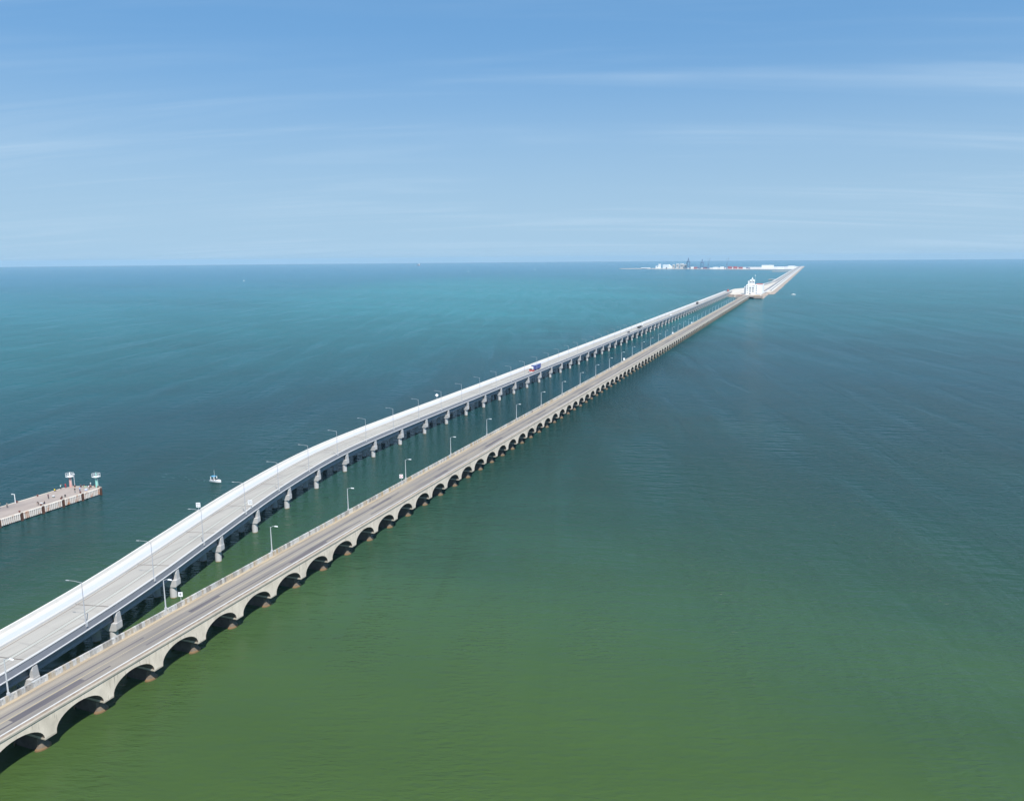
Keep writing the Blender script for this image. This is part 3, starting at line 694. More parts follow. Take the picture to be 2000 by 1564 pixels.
def beacon(loc, label, m, h):
    t = thing('harbour_beacon', label, 'beacon', loc)
    MB().tube((0,0,0),(0,0,h),0.52,0.40,12).build('column', m, t)
    MB().tube((0,0,h-0.5),(0,0,h+0.0),0.42,0.95,12).build('column_head', M_bollard if m is M_pink else M_turq, t)
    pf = MB().box(-1.05, 1.05, -0.95, 0.95, h, h+0.22).build('platform', M_bwhite, t)
    rail = MB()
    for x in (-1.0, 0, 1.0):
        for y in (-0.9, 0.9): rail.tube((x,y,h+0.2),(x,y,h+1.35),0.04,0.04,5)
    for z in (0.75, 1.35):
        for y in (-0.9, 0.9): rail.tube((-1.0,y,h+z),(1.0,y,h+z),0.04,0.04,5)
        for x in (-1.0, 1.0): rail.tube((x,-0.9,h+z),(x,0.9,h+z),0.04,0.04,5)
    rail.build('railing', M_bwhite, pf)
    MB().tube((0,0,h+0.2),(0,0,h+1.2),0.24,0.18,8).tube((0,0,h+1.2),(0,0,h+1.5),0.26,0.1,8).build('lantern', M_bwhite if m is M_pink else M_turq, t)
    MB().tube((0.55,-0.2,0),(0.42,-0.2,h),0.03,0.03,5).tube((0.85,-0.2,0),(0.72,-0.2,h),0.03,0.03,5).build('ladder', M_galv, t)
beacon(dk(-11.0,-2.4-1.0), 'faded red harbour beacon with white railed platform at the dock corner', M_pink, 3.7)
beacon(dk(-1.9,-0.4), 'turquoise harbour beacon with white railed platform at the dock tip', M_turq, 3.7)
t = thing('light_pole', 'plain grey pole beside the faded red beacon', 'pole', dk(-9.7,-2.9))
MB().tube((0,0,0),(0,0,4.5),0.11,0.09,8).build('pole', M_galv, t); MB().box(-0.3, 0.3, -0.2, 0.2, 4.5, 4.72).build('lamp_head', M_lamphead, t)
t = thing('street_lamp', 'short white lamp post on the far edge of the fishing dock', 'street lamp', dk(-11.6,-24.0))
MB().tube((0,0,0),(0,0,2.9),0.13,0.11,8).build('pole', M_bwhite, t); MB().box(-0.95, 0.1, -0.09, 0.09, 2.9, 3.06).build('arm', M_bwhite, t); MB().box(-1.3, -0.95, -0.14, 0.14, 2.82, 3.04).build('lamp_head', M_bwhite, t)
t = thing('sign_post', 'small white post with round board near the dock tip', 'post', dk(-4.0,-1.2))
MB().tube((0,0,0),(0,0,1.3),0.05,0.05,6).build('post', M_galv, t); MB().tube((0,-0.03,1.45),(0,0.03,1.45),0.25,0.25,10).build('board', M_bwhite, t)

# ---------------------------------------------------------------- people on the dock
SKIN = mat('skin', (0.33,0.18,0.11), 0.7, var=0.1, scale=8)
HAIR = mat('dark_hair', (0.02,0.015,0.012), 0.7, var=0.2, scale=8)
CLOTH = {}
def cloth(n, c):
    if n not in CLOTH: CLOTH[n] = mat(n+'_cloth', c, 0.9, var=0.12, scale=6)
    return CLOTH[n]
def skin_body(J, edges, rad):
    names = list(J); idx = {n: i for i, n in enumerate(names)}
    me = bpy.data.meshes.new('tmp'); me.from_pydata([J[n] for n in names], [(idx[a], idx[b]) for a, b in edges], [])
    o = bpy.data.objects.new('tmp', me); C.objects.link(o)
    md = o.modifiers.new('Skin', 'SKIN')
    for n, i in idx.items():
        r = rad.get(n, rad.get(n[:-2], 0.06)); sv = me.skin_vertices[0].data[i]; sv.radius = (r, r) if not isinstance(r, tuple) else r; sv.use_root = (n == 'pelvis')
    sd = o.modifiers.new('Sub', 'SUBSURF'); sd.levels = 1; sd.render_levels = 1
    dg = bpy.context.evaluated_depsgraph_get(); dg.update()
    m2 = bpy.data.meshes.new_from_object(o.evaluated_get(dg)); bpy.data.objects.remove(o); bpy.data.meshes.remove(me)
    return m2
RAD = {'pelvis':(0.15,0.12),'waist':(0.13,0.10),'chest':(0.17,0.12),'neck':0.055,'head0':0.085,'head1':0.105,'head2':0.07,'hip':0.10,'knee':0.065,'ankle':0.045,'toe':0.045,'heel':0.045,'shoulder':0.065,'elbow':0.048,'wrist':0.034,'hand':0.042,'nose':0.03,
       'f1':0.011,'f2':0.011,'f3':0.011,'f4':0.010,'thumb':0.012}
def pose(kind):
    J = {}
    def leg(s, kn, an, toe):
        J['hip.'+s] = (0.10 if s == 'R' else -0.10, 0, J['pelvis'][2]-0.06); J['knee.'+s] = kn; J['ankle.'+s] = an; J['toe.'+s] = toe
    def arm(s, el, wr, ha):
        x = 0.19 if s == 'R' else -0.19; c = J['chest']; J['shoulder.'+s] = (x, c[1], c[2]+0.06); J['elbow.'+s] = el; J['wrist.'+s] = wr; J['hand.'+s] = ha
        hv = Vector(ha); d = (hv-Vector(wr)).normalized()
        side = Vector((1,0,0)) if abs(d.x) < 0.7 else Vector((0,1,0))
        for i, k in enumerate((-0.03,-0.01,0.01,0.03)): J['f%d.%s' % (i+1, s)] = tuple(hv+d*(0.10-0.01*abs(i-1))+side*k)
        J['thumb.'+s] = tuple(hv+d*0.04+side*0.07)
    if kind in ('stand','walk','cast'):
        J['pelvis'] = (0,0,0.95); J['waist'] = (0,0,1.10); J['chest'] = (0,0.0,1.34); J['neck'] = (0,-0.01,1.50); J['head0'] = (0,-0.03,1.56); J['head1'] = (0,-0.02,1.66); J['head2'] = (0,0,1.74); J['nose'] = (0,-0.13,1.63)
        st = 0.22 if kind == 'walk' else 0.03
        leg('R', (0.11,-st*0.6-0.02,0.50), (0.11,-st,0.07), (0.12,-st-0.16,0.03)); leg('L', (-0.11,st*0.3-0.03,0.50), (-0.11,st,0.08), (-0.12,st-0.16,0.03))
        if kind == 'cast':
            arm('R', (0.32,-0.20,1.42), (0.28,-0.38,1.62), (0.26,-0.43,1.70)); arm('L', (-0.34,-0.15,1.45), (-0.36,-0.30,1.68), (-0.35,-0.34,1.77))
        else:
            arm('R', (0.27,0.05+st*0.3,1.13), (0.28,-0.08+st*0.4,0.90), (0.28,-0.12+st*0.4,0.82)); arm('L', (-0.27,0.05-st*0.3,1.13), (-0.28,-0.10-st*0.4,0.90), (-0.28,-0.14-st*0.4,0.82))
    elif kind == 'sit':
        J['pelvis'] = (0,0,0.28); J['waist'] = (0,0.02,0.43); J['chest'] = (0,-0.02,0.66); J['neck'] = (0,-0.05,0.82); J['head0'] = (0,-0.07,0.88); J['head1'] = (0,-0.07,0.98); J['head2'] = (0,-0.05,1.06); J['nose'] = (0,-0.18,0.95)
        leg('R', (0.16,-0.42,0.42), (0.15,-0.46,0.07), (0.16,-0.62,0.03)); leg('L', (-0.16,-0.40,0.40), (-0.15,-0.50,0.07), (-0.16,-0.66,0.03))
        arm('R', (0.28,-0.16,0.46), (0.18,-0.38,0.46), (0.14,-0.45,0.47)); arm('L', (-0.28,-0.16,0.46), (-0.18,-0.38,0.47), (-0.14,-0.45,0.48))
    else:  # bend
        J['pelvis'] = (0,0.10,0.88); J['waist'] = (0,-0.02,0.98); J['chest'] = (0,-0.26,1.06); J['neck'] = (0,-0.42,1.08); J['head0'] = (0,-0.48,1.06); J['head1'] = (0,-0.57,1.04); J['head2'] = (0,-0.63,1.03); J['nose'] = (0,-0.58,0.92)
        leg('R', (0.12,0.0,0.48), (0.12,0.06,0.07), (0.13,-0.10,0.03)); leg('L', (-0.12,-0.02,0.48), (-0.12,0.02,0.07), (-0.13,-0.14,0.03))
        arm('R', (0.24,-0.36,0.82), (0.20,-0.42,0.58), (0.19,-0.44,0.50)); arm('L', (-0.24,-0.36,0.82), (-0.20,-0.42,0.58), (-0.19,-0.44,0.50))
    E = [('pelvis','waist'),('waist','chest'),('chest','neck'),('neck','head0'),('head0','head1'),('head1','head2'),('head0','nose')]
    for s in 'RL':
        E += [('pelvis','hip.'+s),('hip.'+s,'knee.'+s),('knee.'+s,'ankle.'+s),('ankle.'+s,'toe.'+s),('chest','shoulder.'+s),('shoulder.'+s,'elbow.'+s),('elbow.'+s,'wrist.'+s),('wrist.'+s,'hand.'+s)]
        E += [('hand.'+s, f+'.'+s) for f in ('f1','f2','f3','f4','thumb')]
    return J, E
POSES = {}
def person(loc, rz, kind, shirt, trousers, label):
    if kind not in POSES:
        J, E = pose(kind); POSES[kind] = (skin_body(J, E, RAD), J)
    base, J = POSES[kind]; me = base.copy(); me.name = 'person'
    for m in (SKIN, shirt, trousers, HAIR, M_dark): me.materials.append(m)
    V = {k: Vector(v) for k, v in J.items()}
    segs = [('head0','head2',0),('head0','nose',0),('chest','neck',1),('waist','chest',1),('pelvis','waist',1)]
    for s in 'RL': segs += [('pelvis','hip.'+s,2),('hip.'+s,'knee.'+s,2),('knee.'+s,'ankle.'+s,2),('ankle.'+s,'toe.'+s,4),('chest','shoulder.'+s,1),('shoulder.'+s,'elbow.'+s,1),('elbow.'+s,'wrist.'+s,0),('wrist.'+s,'hand.'+s,0),('hand.'+s,'f2.'+s,0)]
    for p in me.polygons:
        c = p.center; best = None
        for a, b, mi in segs:
            ab = V[b]-V[a]; t = max(0, min(1, (c-V[a]).dot(ab)/ab.length_squared)); d = (c-(V[a]+ab*t)).length
            if best is None or d < best[0]: best = (d, mi)
        mi = best[1]
        h = V['head1']
        if mi == 0 and (c-h).length < 0.16 and (c.z > h.z+0.02 or c.y > h.y+0.05) and (c-V['nose']).length > 0.13: mi = 3
        p.material_index = mi; p.use_smooth = True
    o = put('person', me, None, loc, rz)
    return tag(o, label, 'person', 'people on the fishing dock')
wh, nv, bk, lb_, pk, rdc, tq, gy = cloth('white',(0.75,0.75,0.75)), cloth('navy',(0.03,0.04,0.12)), cloth('black',(0.02,0.02,0.02)), cloth('light_blue',(0.35,0.47,0.72)), cloth('plum',(0.10,0.04,0.09)), cloth('red',(0.45,0.03,0.04)), cloth('pale_turquoise',(0.55,0.78,0.76)), cloth('grey',(0.25,0.26,0.25))
ylw = cloth('yellow',(0.85,0.62,0.03))
F = R(20)
person(dk(-10.9,-30.0), R(150), 'cast', wh, nv, 'person in white top and navy trousers raising both arms by the dock lamp')
person(dk(-9.2,-28.6), R(60), 'walk', gy, bk, 'person in grey walking across the dock near its lamp post')
person(dk(-5.6,-16.6), R(100), 'stand', pk, bk, 'person in dark plum clothes standing mid-dock next to a grey bucket')
person(dk(-11.5,-9.5), R(180), 'sit', ylw, bk, 'person in bright yellow sitting on the far dock edge')
person(dk(-11.6,-7.0), R(180), 'cast', tq, bk, 'person in pale turquoise top with raised arm at the far dock edge')
person(dk(-2.4,-22.8), F, 'bend', bk, bk, 'person in black bending down beside the grey cool box')
person(dk(-1.5,-21.2), R(-60), 'sit', bk, nv, 'person in dark clothes sitting at the near dock rim by the cool box')
person(dk(-1.4,-14.8), R(-80), 'sit', bk, bk, 'person in black crouching near the middle of the near dock rim')
person(dk(-1.9,-13.2), R(-120), 'sit', bk, gy, 'person in black top and grey trousers seated by the near rim')
person(dk(-3.3,-8.2), R(10), 'stand', bk, gy, 'thin person in dark clothes standing near the dock end')
person(dk(-2.5,-6.9), R(-100), 'stand', lb_, nv, 'person in light blue shirt standing near the dock end')
person(dk(-2.4,-3.1), R(-40), 'bend', wh, bk, 'person in white shirt bending over a blue cool box')
person(dk(-11.4,-5.2), R(-170), 'stand', rdc, rdc, 'person all in red standing left of the faded red beacon')
person(dk(-7.4,-2.6), R(150), 'sit', pk, bk, 'person in plum sitting on the dock end between the beacons')
person(dk(-3.9,-1.7), R(120), 'sit', rdc, bk, 'person in red top sitting next to the small round-board post')
def coolbox(loc, label, m):
    t = thing('cool_box', label, 'cool box', loc, 0.4)
    bevbox('box', m, t, -0.4, 0.4, -0.25, 0.25, 0, 0.42, 0.03); bevbox('lid', M_bwhite, t, -0.42, 0.42, -0.27, 0.27, 0.421, 0.5, 0.02)
coolbox(dk(-2.0,-22.0), 'grey cool box with white lid on the near dock rim', gy)
coolbox(dk(-2.4,-4.5), 'blue cool box with white lid near the dock end', lb_)
t = thing('bucket', 'grey bucket standing mid-dock', 'bucket', dk(-5.2,-15.0))
MB().tube((0,0,0),(0,0,0.6),0.32,0.42,12).build('bucket_body', gy, t); MB().tube((0,0,0.6),(0,0,0.64),0.46,0.46,12).build('rim', M_bwhite, t)
t = thing('bag', 'pale green bag between the two beacons', 'bag', dk(-5.6,-2.2)); bevbox('bag_body', cloth('pale_green',(0.40,0.50,0.36)), t, -0.5, 0.5, -0.3, 0.3, 0, 0.5, 0.15); MB().tube((-0.25,0,0.48),(0.25,0,0.55),0.04,0.04,6).build('strap', bk, t)

# ---------------------------------------------------------------- boats
M_hull = mat('white_gelcoat', (0.80,0.80,0.79), 0.35, var=0.05, scale=2)
M_canvas = mat('blue_canvas', (0.10,0.33,0.52), 0.8, var=0.15, scale=3)
M_inner = mat('boat_interior', (0.45,0.47,0.50), 0.7, var=0.2, scale=3)
M_sail = mat('sailcloth', (0.80,0.80,0.78), 0.8, var=0.04, scale=1)
def hull_mesh(L, B, H, name='hull', m=None):
    mb = MB(); n = 12; secs = []
    for i in range(n+1):
        t = i/n; w = B/2*(1-(max(0, t-0.45)/0.55)**2.2)*(0.92+0.08*min(1, t*5)); z = H*(0.85+0.35*t**2)
        w = max(w, 0.02)
        secs.append([(-w, z), (-w*0.82, 0.05), (0, -0.25*(1-t*0.7)), (w*0.82, 0.05), (w, z), (w*0.86, z), (0, z-0.12), (-w*0.86, z)])
    k = 8
    for i, s_ in enumerate(secs):
        for x, z in s_: mb.v.append((x, -L/2+L*i/n, z))
    for i in range(n):
        for j in range(k): mb.f.append((i*k+j, i*k+(j+1) % k, (i+1)*k+(j+1) % k, (i+1)*k+j)); mb.m.append(0 if j < 5 or j == 7 else 0)
    mb.f += [tuple(range(k)), tuple(n*k+j for j in range(k-1, -1, -1))]; mb.m += [0, 0]
    return mb.mesh(name, m or M_hull)
t = thing('fishing_boat', 'white motorboat with blue canopy frame and tall mast off the curved viaduct', 'boat', (-204.6, 231.0, 0.12), R(-92)); t.scale = (0.88,)*3
put('hull', hull_mesh(5.4, 2.1, 0.85), t)
bevbox('cockpit', M_inner, t, -0.72, 0.72, -2.2, 0.4, 0.62, 0.80, 0.03)
bevbox('foredeck', M_hull, t, -0.7, 0.7, 0.5, 1.7, 0.8, 1.0, 0.08)
cn = MB().box(-0.85, 0.85, -2.1, -0.2, 2.35, 2.45).build('canopy', M_canvas, t)
for x, y in ((-0.8,-2.05),(0.8,-2.05),(-0.8,-0.25),(0.8,-0.25)): MB().box(x-0.13, x+0.13, y-0.13, y+0.13, 0.8, 2.35).build('canopy_post', M_hull, t)
MB().extr([(-0.6,0.95),(0.6,0.95),(0.5,1.55),(-0.5,1.55)], 'y', 0.36, 0.40).build('windscreen', M_glass, t)
MB().tube((0.3,-0.4,2.4),(0.3,-0.4,5.2),0.05,0.03,6).build('mast', M_hull, t)
bevbox('outboard_motor', M_dark, t, -0.22, 0.22, -3.0, -2.6, 0.3, 1.15, 0.08)
M_wake = mat('pale_wake', (0.20,0.30,0.34), 0.6, scale=0.5, col2=(0.08,0.14,0.17))
def wake(t, length, spread, seed):
    rnd = random.Random(seed)
    for sd in (-1, 1):
        y = -3.0
        while y > -length:
            l = rnd.uniform(0.8, 2.6); f = -y/length; x = sd*(0.4+spread*f); w = rnd.uniform(0.10, 0.26)*(1-0.6*f)
            MB().prism([(x-w, y), (x+w*0.2, y-l*0.5), (x+sd*spread*l/length, y-l), (x+w, y-l*0.4)], -0.10, -0.075).build('wake_foam', M_wake, t)
            y -= l+rnd.uniform(0.6, 3.5)*(1+2*f)
wake(t, 34, 1.6, 2)
for s in (-1, 1): bevbox('seat', M_bollard, t, s*0.45-0.2, s*0.45+0.2, -1.2, -0.8, 0.81, 1.25, 0.05)
M_foam = mat('sea_foam', (0.55,0.62,0.64), 0.9, var=0.2, scale=1.5)
t = thing('motorboat', 'small white motorboat with a short wake right of the causeway', 'boat', (-41, 1807, 0.2), R(-75))
put('hull', hull_mesh(8.5, 3.0, 1.3), t); bevbox('cabin', M_hull, t, -0.9, 0.9, -1.8, 1.2, 1.1, 2.3, 0.2)
MB().extr([(-0.8,1.5),(0.8,1.5),(0.6,2.1),(-0.6,2.1)], 'y', 1.2, 1.26).build('windscreen', M_glass, t)
def sailboat(loc, rz, label, L, mast, sail=True):
    t = thing('sailing_boat', label, 'sailing boat', loc, rz)
    put('hull', hull_mesh(L, L*0.3, L*0.13), t)
    MB().tube((0,0.5,L*0.1),(0,0.5,mast),0.12,0.07,6).build('mast', M_hull, t)
    bevbox('cabin', M_hull, t, -L*0.09, L*0.09, -L*0.2, L*0.12, L*0.12, L*0.2, 0.1)
    if sail:
        s_ = MB(); w = [(0.0,0.4,L*0.25),(0.0,-L*0.42,L*0.25),(0.0,0.4,mast*0.96)]
        s_.add([(x-0.03,y,z) for x,y,z in w]+[(x+0.03,y,z) for x,y,z in w], [(0,2,1),(3,4,5),(0,1,4,3),(1,2,5,4),(2,0,3,5)]).build('mainsail', M_sail, t)
    return t
sailboat((-2115, 2626, 0), R(40), 'small white sailing boat alone on the left of the open sea', 13, 15)
sailboat((-1963, 4496, 0), R(25), 'tall-masted sailing boat left of the port, nearer of two', 16, 30)
sailboat((-1750, 5115, 0), R(25), 'faint sailing boat left of the port, farther of two', 14, 26)
t = thing('cargo_ship', 'tiny orange and white ship on the left horizon', 'ship', (-4560, 8915, 0), R(60))
put('hull', hull_mesh(60, 12, 9, 'hull', mat('ship_red', (0.45,0.12,0.07), 0.7, var=0.1, scale=0.1)), t)
bevbox('bridge_house', M_hull, t, -5, 5, -24, -8, 8, 24, 0.5); MB().tube((0,5,8),(0,5,22),0.6,0.4,6).build('mast', M_hull, t)

# ---------------------------------------------------------------- causeway, wharf and customs house at the far end
M_ground = mat('crushed_stone_ground', (0.62,0.56,0.48), 0.95, scale=0.04, col2=(0.50,0.44,0.36))
M_rock = mat('armour_rock', (0.44,0.36,0.29), 0.95, scale=0.25, col2=(0.19,0.14,0.11), bump=0.6)
M_crest = mat('crest_wall_concrete', (0.66,0.64,0.60), 0.9, var=0.1, scale=0.05)
M_croad = mat('causeway_asphalt', (0.22,0.215,0.22), 0.9, var=0.15, scale=0.05)
M_wharf = mat('wharf_concrete', (0.40,0.33,0.27), 0.9, scale=0.15, col2=(0.26,0.20,0.16))
def skirted(poly, ztop, zbot, out, mats, name, jag=0.0):
    mb = MB(); n = len(poly); cx = sum(p[0] for p in poly)/n
    area = sum(poly[i][0]*poly[(i+1) % n][1]-poly[(i+1) % n][0]*poly[i][1] for i in range(n)); sg = 1 if area > 0 else -1
    # densify
    P = []
    for i in range(n):
        a, b = Vector(poly[i]), Vector(poly[(i+1) % n]); k = max(1, int((b-a).length/(18 if jag else 60)))
        for j in range(k): P.append(a+(b-a)*j/k)
    n = len(P); rnd = random.Random(5); O = []
    for i in range(n):
        d = (P[(i+1) % n]-P[i-1]).normalized(); nn = Vector((d.y, -d.x))*sg
        O.append(P[i]+nn*(out+rnd.uniform(-jag, jag)))
    for p in P: mb.v.append((p.x, p.y, ztop))
    for p in O: mb.v.append((p.x, p.y, zbot))
    mb.f.append(tuple(range(n))); mb.m.append(0)
    for i in range(n): mb.f.append((i, (i+1) % n, n+(i+1) % n, n+i)); mb.m.append(1)
    return mb.build(name, mats)
cpoly = [(-104,1640),(-99,1640),(-99,1822),(-86,1842),(-86,6380),(-122,6380),(-122,4460),(-121,3000),(-122,2760),(-122,2480),(-136,2300),(-152,2100),(-180,1990),(-183,1775),(-158,1700),(-150,1690),(-138,1690),(-138,1660),(-104,1660)]
cw = tag(skirted(cpoly, 4.6, -2.0, 9.0, [M_ground, M_rock], 'causeway', 2.2), kind='structure')
def cstrip(name, pts, w, z, m, h=None):
    mb = MB()
    for x, y in pts: mb.v += [(x-w/2, y, z), (x+w/2, y, z)]
    for i in range(len(pts)-1): mb.f.append((2*i, 2*i+1, 2*i+3, 2*i+2)); mb.m.append(0)
    if h:
        o = len(mb.v)
        for x, y in pts: mb.v += [(x-w/2, y, z-h), (x+w/2, y, z-h)]
        for i in range(len(pts)-1):
            mb.f.append((2*i, 2*i+2, o+2*i+2, o+2*i)); mb.f.append((2*i+1, 2*i+3, o+2*i+3, o+2*i+1)); mb.m += [0, 0]
        mb.f.append((0, 1, o+1, o)); mb.m.append(0)
    return mb.build(name, m, cw)
cstrip('carriageway', [(-108,1705),(-106,1760),(-103,1850),(-102,2000),(-102,6370)], 8.0, 4.72, M_croad)
cstrip('carriageway', [(-150,1990),(-128,2300),(-114,2600),(-114,6370)], 9.0, 4.72, M_croad)
cstrip('walkway', [(-164,1775),(-158,1900),(-140,2250),(-122,2600),(-121,6370)], 3.0, 4.9, M_crest, 0.4)
cstrip('crest_wall', [(-101.5,1700),(-100,1760),(-97,1850),(-95.5,2000),(-95.5,6370)], 2.6, 6.8, M_crest, 2.3)
cstrip('carriageway', [(-92.3,1900),(-92.3,6370)], 3.2, 4.72, M_croad)
cstrip('sea_wall', [(-88.5,1880),(-88.5,6370)], 2.4, 6.0, M_crest, 1.5)
t = thing('wharf', 'brown concrete wharf on piles in front of the white customs house', 'wharf', (-118, 1622, 0))
MB().box(-24, 24, -2, 45, 3.4, 5.0).build('deck', M_wharf, t)
MB().box(-24.3, -9.6, -2.3, 2, 1.2, 3.38).build('face_beam', M_wharf, t); MB().box(9, 24.3, -2.3, 2, 1.2, 3.38).build('face_beam', M_wharf, t)
for i in range(9):
    if abs(i*6-24) > 8: MB().box(i*6-25.0, i*6-23.0, -1.8, 1.0, -3, 3.4).build('pile', M_wharf, t)
MB().box(-23, -8, 1, 14, 5.002, 7.6).build('shed', mat('wharf_shed', (0.36,0.24,0.19), 0.9, var=0.2, scale=0.2), t)
MB().box(9, 20, 3, 16, 5.002, 6.6).build('shed', mat('wharf_shed_ochre', (0.50,0.37,0.24), 0.9, var=0.2, scale=0.2), t)
M_cwhite = mat('white_render', (0.80,0.80,0.79), 0.85, var=0.04, scale=0.2)
M_window = mat('dark_window', (0.05,0.06,0.07), 0.2, var=0.1, scale=0.5)
M_redroof = mat('red_roof', (0.50,0.16,0.13), 0.8, var=0.15, scale=0.3)
bl = thing('customs_house', 'white multi-storey customs house with a stepped tower at the viaduct end', 'building', (-120, 1715, 4.6))
def wall(n, x0, x1, y0, y1, z0, z1, par=bl, m=None): return MB().box(x0, x1, y0, y1, z0, z1).build(n, m or M_cwhite, par)
mainb = wall('main_block', -11, 10.5, 0, 32, 0, 19.4)
wall('east_wing', 10.51, 20.5, 14, 60, 0, 19.0)
wall('west_wing', -15, -11.01, 6, 28, 0, 15.6)
tw = wall('tower', -4.4, 4.7, 3, 14, 19.41, 29.5)
wall('tower_step', -8.0, -4.41, 4, 12, 19.41, 27.0)
wall('lantern', -1.3, 1.9, 6, 10, 29.51, 31.4)
MB().tube((0.3,8,31.4),(0.3,8,34.5),0.9,0.5,8).build('spire', M_cwhite, bl)
MB().tube((5.5,9,24.5),(5.5,9,38),0.2,0.12,6).build('antenna', M_galv, bl); MB().tube((5.5,9,37.0),(5.5,9,38.6),0.9,0.9,8).build('antenna_dome', M_cwhite, bl)
MB().box(7.5, 20, 18, 40, 19.42, 20.6).build('roof_shed', M_redroof, bl)
wm1 = MB().box(-0.75, 0.75, -0.12, 0.05, -0.7, 0.7).mesh('window', M_window)
wm2 = MB().box(-1.5, 1.5, -0.12, 0.05, -0.95, 0.95).mesh('window', M_window)
for z in (16.8, 13.6, 10.4, 7.2, 2.6):
    put('window', wm1, mainb, (-8.2, 0, z)); put('window', wm1, mainb, (9.4, 0, z))
for z in (13.4, 9.9, 5.9):
    for x in (-2.9, 2.6): put('window', wm2, mainb, (x, 0, z))
MB().box(1.5, 6.5, -0.12, 0.05, 17.0, 18.0).build('window_band', mat('faded_lettering_band', (0.40,0.38,0.36), 0.8, var=0.2, scale=1), mainb)
for x in (-2.6, 2.8): put('window', wm2, tw, (x, 3, 24.6))
put('window', wm1, tw, (0.2, 3, 24.2)); put('window', wm1, tw, (0.6, 3, 28.2))
MB().box(-4.2, -1.8, -0.15, 0.05, 0.0, 2.6).build('door', M_window, mainb)
def vbox(name, label, cat, loc, dims, m, roof=None, group=None, rz=0):
    t = thing(name, label, cat, loc, rz, group); x, y, z = dims
    w = MB().box(-x/2, x/2, -y/2, y/2, 0, z).build('wall', m, t)
    MB().extr([(-y/2-0.6, z), (y/2+0.6, z), (0, z+min(x, y)*0.12)], 'x', -x/2-0.6, x/2+0.6).build('roof', roof or M_crest, t)
    return t, w

# ---------------------------------------------------------------- the port on the horizon
M_quay = mat('quay_concrete', (0.60,0.57,0.52), 0.9, var=0.12, scale=0.01)
qpoly = [(-1290,5600),(-1010,5490),(-782,5407),(-586,5268),(-247,5115),(-122,5060),(-122,6380),(-80,6380),(-80,6560),(-300,6350),(-620,5980),(-900,5720),(-1290,5660)]
tag(skirted(qpoly, 3.0, -2, 4, [M_quay, M_rock], 'port_ground'), kind='structure')
tag(skirted([(-214,4506),(-120,4500),(-120,4570),(-214,4530)], 2.6, -2, 3, [M_quay, M_rock], 'jetty'), kind='structure')
tag(skirted([(-150,2915),(-121,2880),(-121,2945),(-150,2935)], 2.4, -2, 3, [M_quay, M_rock], 'landing'), kind='structure')
M_shed = mat('white_shed', (0.80,0.80,0.78), 0.8, var=0.04, scale=0.05)
M_shedg = mat('grey_shed', (0.52,0.50,0.47), 0.8, var=0.1, scale=0.05)
t = thing('grain_silo', 'white stepped silo block, leftmost tall building of the port', 'silo', (-1003, 5520, 3))
MB().box(-16, 2, -12, 12, 0, 18).build('wall', M_shed, t); MB().box(2.01, 17, -10, 10, 0, 31).build('tower', M_shed, t); MB().box(-6, 0, -12.3, -12.0, 10, 15).build('window', M_window, t)
t = thing('warehouse', 'large white warehouse with sloping end beside the silo in the port', 'warehouse', (-935, 5500, 3))
MB().extr([(-30,0),(32,0),(32,6),(8,27),(-30,27)], 'y', -25, 25).build('wall', M_shed, t); MB().box(-8, 0, -25.4, -25.0, 0, 9).build('door', M_window, t)
wins = [(-893, 5490, 14, 24, 26, 'pale grey port building just right of the big white warehouse'), (-866, 5485, 18, 30, 30, 'second pale grey port building from the big white warehouse'), (-836, 5475, 22, 24, 31, 'third pale grey port building from the big white warehouse'), (-812, 5470, 16, 24, 27, 'pale grey port building just left of the first tall crane')]
for x, y, w_, d_, h_, lab in wins:
    t, wl = vbox('port_building', lab, 'building', (x, y, 3), (w_, d_, h_), M_shedg)
    for i in range(2): MB().box(-w_*0.3+i*w_*0.35, -w_*0.1+i*w_*0.35, -d_/2-0.3, -d_/2, h_*0.45, h_*0.75).build('window', M_window, wl)
vbox('warehouse', 'long low white warehouse on the right half of the port', 'warehouse', (-296, 5600, 3), (75, 40, 15), M_shed)
for x, y, w_, h_, lab in ((-600,5340,30,9,'low white shed left of the single jib crane'),(-560,5330,22,11,'low white shed at the foot of the single jib crane'),(-205,5300,40,8,'low white shed behind the small jetty'),(-150,5700,46,11,'low white shed nearest the far causeway tip'),(-760,5420,20,10,'small white shed between the two tall cranes'),(-1090,5525,60,4,'long low white store on the left arm of the port')):
    vbox('shed', lab, 'shed', (x, y, 3), (w_, 22, h_), M_shed)
M_cont = [mat('container_red', (0.45,0.07,0.05), 0.7, var=0.2, scale=0.1), mat('container_maroon', (0.25,0.06,0.07), 0.7, var=0.2, scale=0.1), mat('container_navy', (0.07,0.10,0.25), 0.7, var=0.2, scale=0.1), mat('container_pale', (0.6,0.58,0.55), 0.7, var=0.1, scale=0.1)]
places = ['just right of the first tall crane', 'between the two tall cranes', 'left of the second tall crane', 'right of the second tall crane', 'left of the single jib crane', 'right of the single jib crane', 'in the middle of the right-hand yard', 'at the right end of the yard', 'behind the low white sheds']
for i, (x, y, n_, mi) in enumerate(((-765,5430,3,1),(-738,5420,4,0),(-715,5405,3,2),(-672,5390,4,1),(-560,5360,4,1),(-512,5340,5,0),(-478,5330,5,0),(-446,5330,4,0),(-400,5330,3,2))):
    t = thing('container_stack', ['maroon','red','navy','maroon','maroon','bright red','bright red','red','navy'][i]+' stack of shipping containers '+places[i], 'containers', (x, y, 3))
    for a in range(2):
        for b in range(n_):
            MB().box(-13+a*13.2, -0.4+a*13.2, -6, 6, b*2.9, b*2.9+2.8).build('container', M_cont[mi if (a+b) % 3 else (mi+1) % 4], t)
M_crane = mat('blue_grey_crane', (0.10,0.16,0.27), 0.6, var=0.1, scale=0.1)
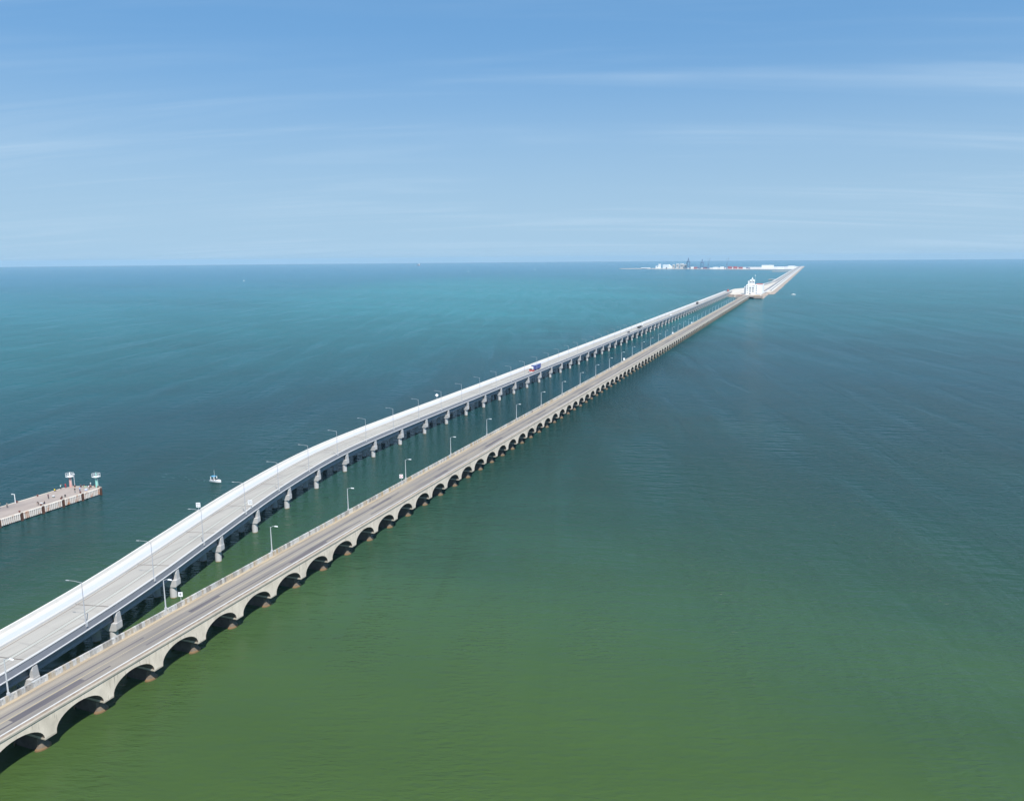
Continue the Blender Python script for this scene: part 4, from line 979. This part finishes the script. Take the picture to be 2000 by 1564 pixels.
def gantry(loc, label, h, w_):
    t = thing('gantry_crane', label, 'crane', loc)
    for x in (-w_/2, w_/2):
        for y in (-9, 9): MB().box(x-1.2, x+1.2, y-1.2, y+1.2, 0, h*0.62).build('leg', M_crane, t)
    MB().box(-w_/2-2, w_/2+2, -10, 10, h*0.58, h*0.66).build('portal_beam', M_crane, t)
    MB().box(-w_/2-1, w_/2+1, -9.5, 9.5, h*0.24, h*0.28).build('sill_beam', M_crane, t)
    MB().frustum((0,0), w_*0.32, 4, h*0.66, (0,0), 1.6, 1.2, h).build('apex_frame', M_crane, t)
    MB().box(-2, 2, -40, 22, h*0.67, h*0.72).build('boom', M_crane, t); MB().box(-3, 3, 2, 9, h*0.68, h*0.76).build('cabin', M_crane, t)
gantry((-789, 5435, 3), 'tallest dark blue gantry crane standing left of the container yard', 72, 18)
gantry((-696, 5405, 3), 'second dark blue gantry crane with open portal frame', 62, 16)
def jib(loc, label, h, lean):
    t = thing('jib_crane', label, 'crane', loc)
    MB().box(-8, 8, -5, 5, 0, 6).build('base', M_crane, t); MB().tube((0,0,6),(0,0,h*0.42),2.0,1.6,8).build('tower', M_crane, t)
    bevbox('cabin', M_crane, t, -3, 3, -4, 3, h*0.30, h*0.44, 0.3)
    MB().tube((0,0,h*0.36),(lean,0,h),1.1,0.7,6).build('jib', M_crane, t); MB().tube((-3,0,h*0.42),(-5,0,h*0.95),0.6,0.4,6).build('mast', M_crane, t)
jib((-652, 5375, 3), 'slender blue harbour crane with raised jib, left of the pair', 70, 10)
jib((-530, 5330, 3), 'slender blue harbour crane with raised jib, right of the pair', 70, 9)

# ---------------------------------------------------------------- air
def haze():
    mb = MB().box(-16500, 16500, -16500, 16500, -6, 100)
    m = bpy.data.materials.new('haze'); m.use_nodes = True; nt = m.node_tree; nt.nodes.clear()
    o = nt.nodes.new('ShaderNodeOutputMaterial'); v = nt.nodes.new('ShaderNodeVolumePrincipled')
    v.inputs['Color'].default_value = (0.52,0.79,0.98,1); v.inputs['Density'].default_value = 0.00006; v.inputs['Anisotropy'].default_value = 0.0
    nt.links.new(v.outputs[0], o.inputs['Volume'])
    return tag(mb.build('haze', m), kind='stuff')
haze()
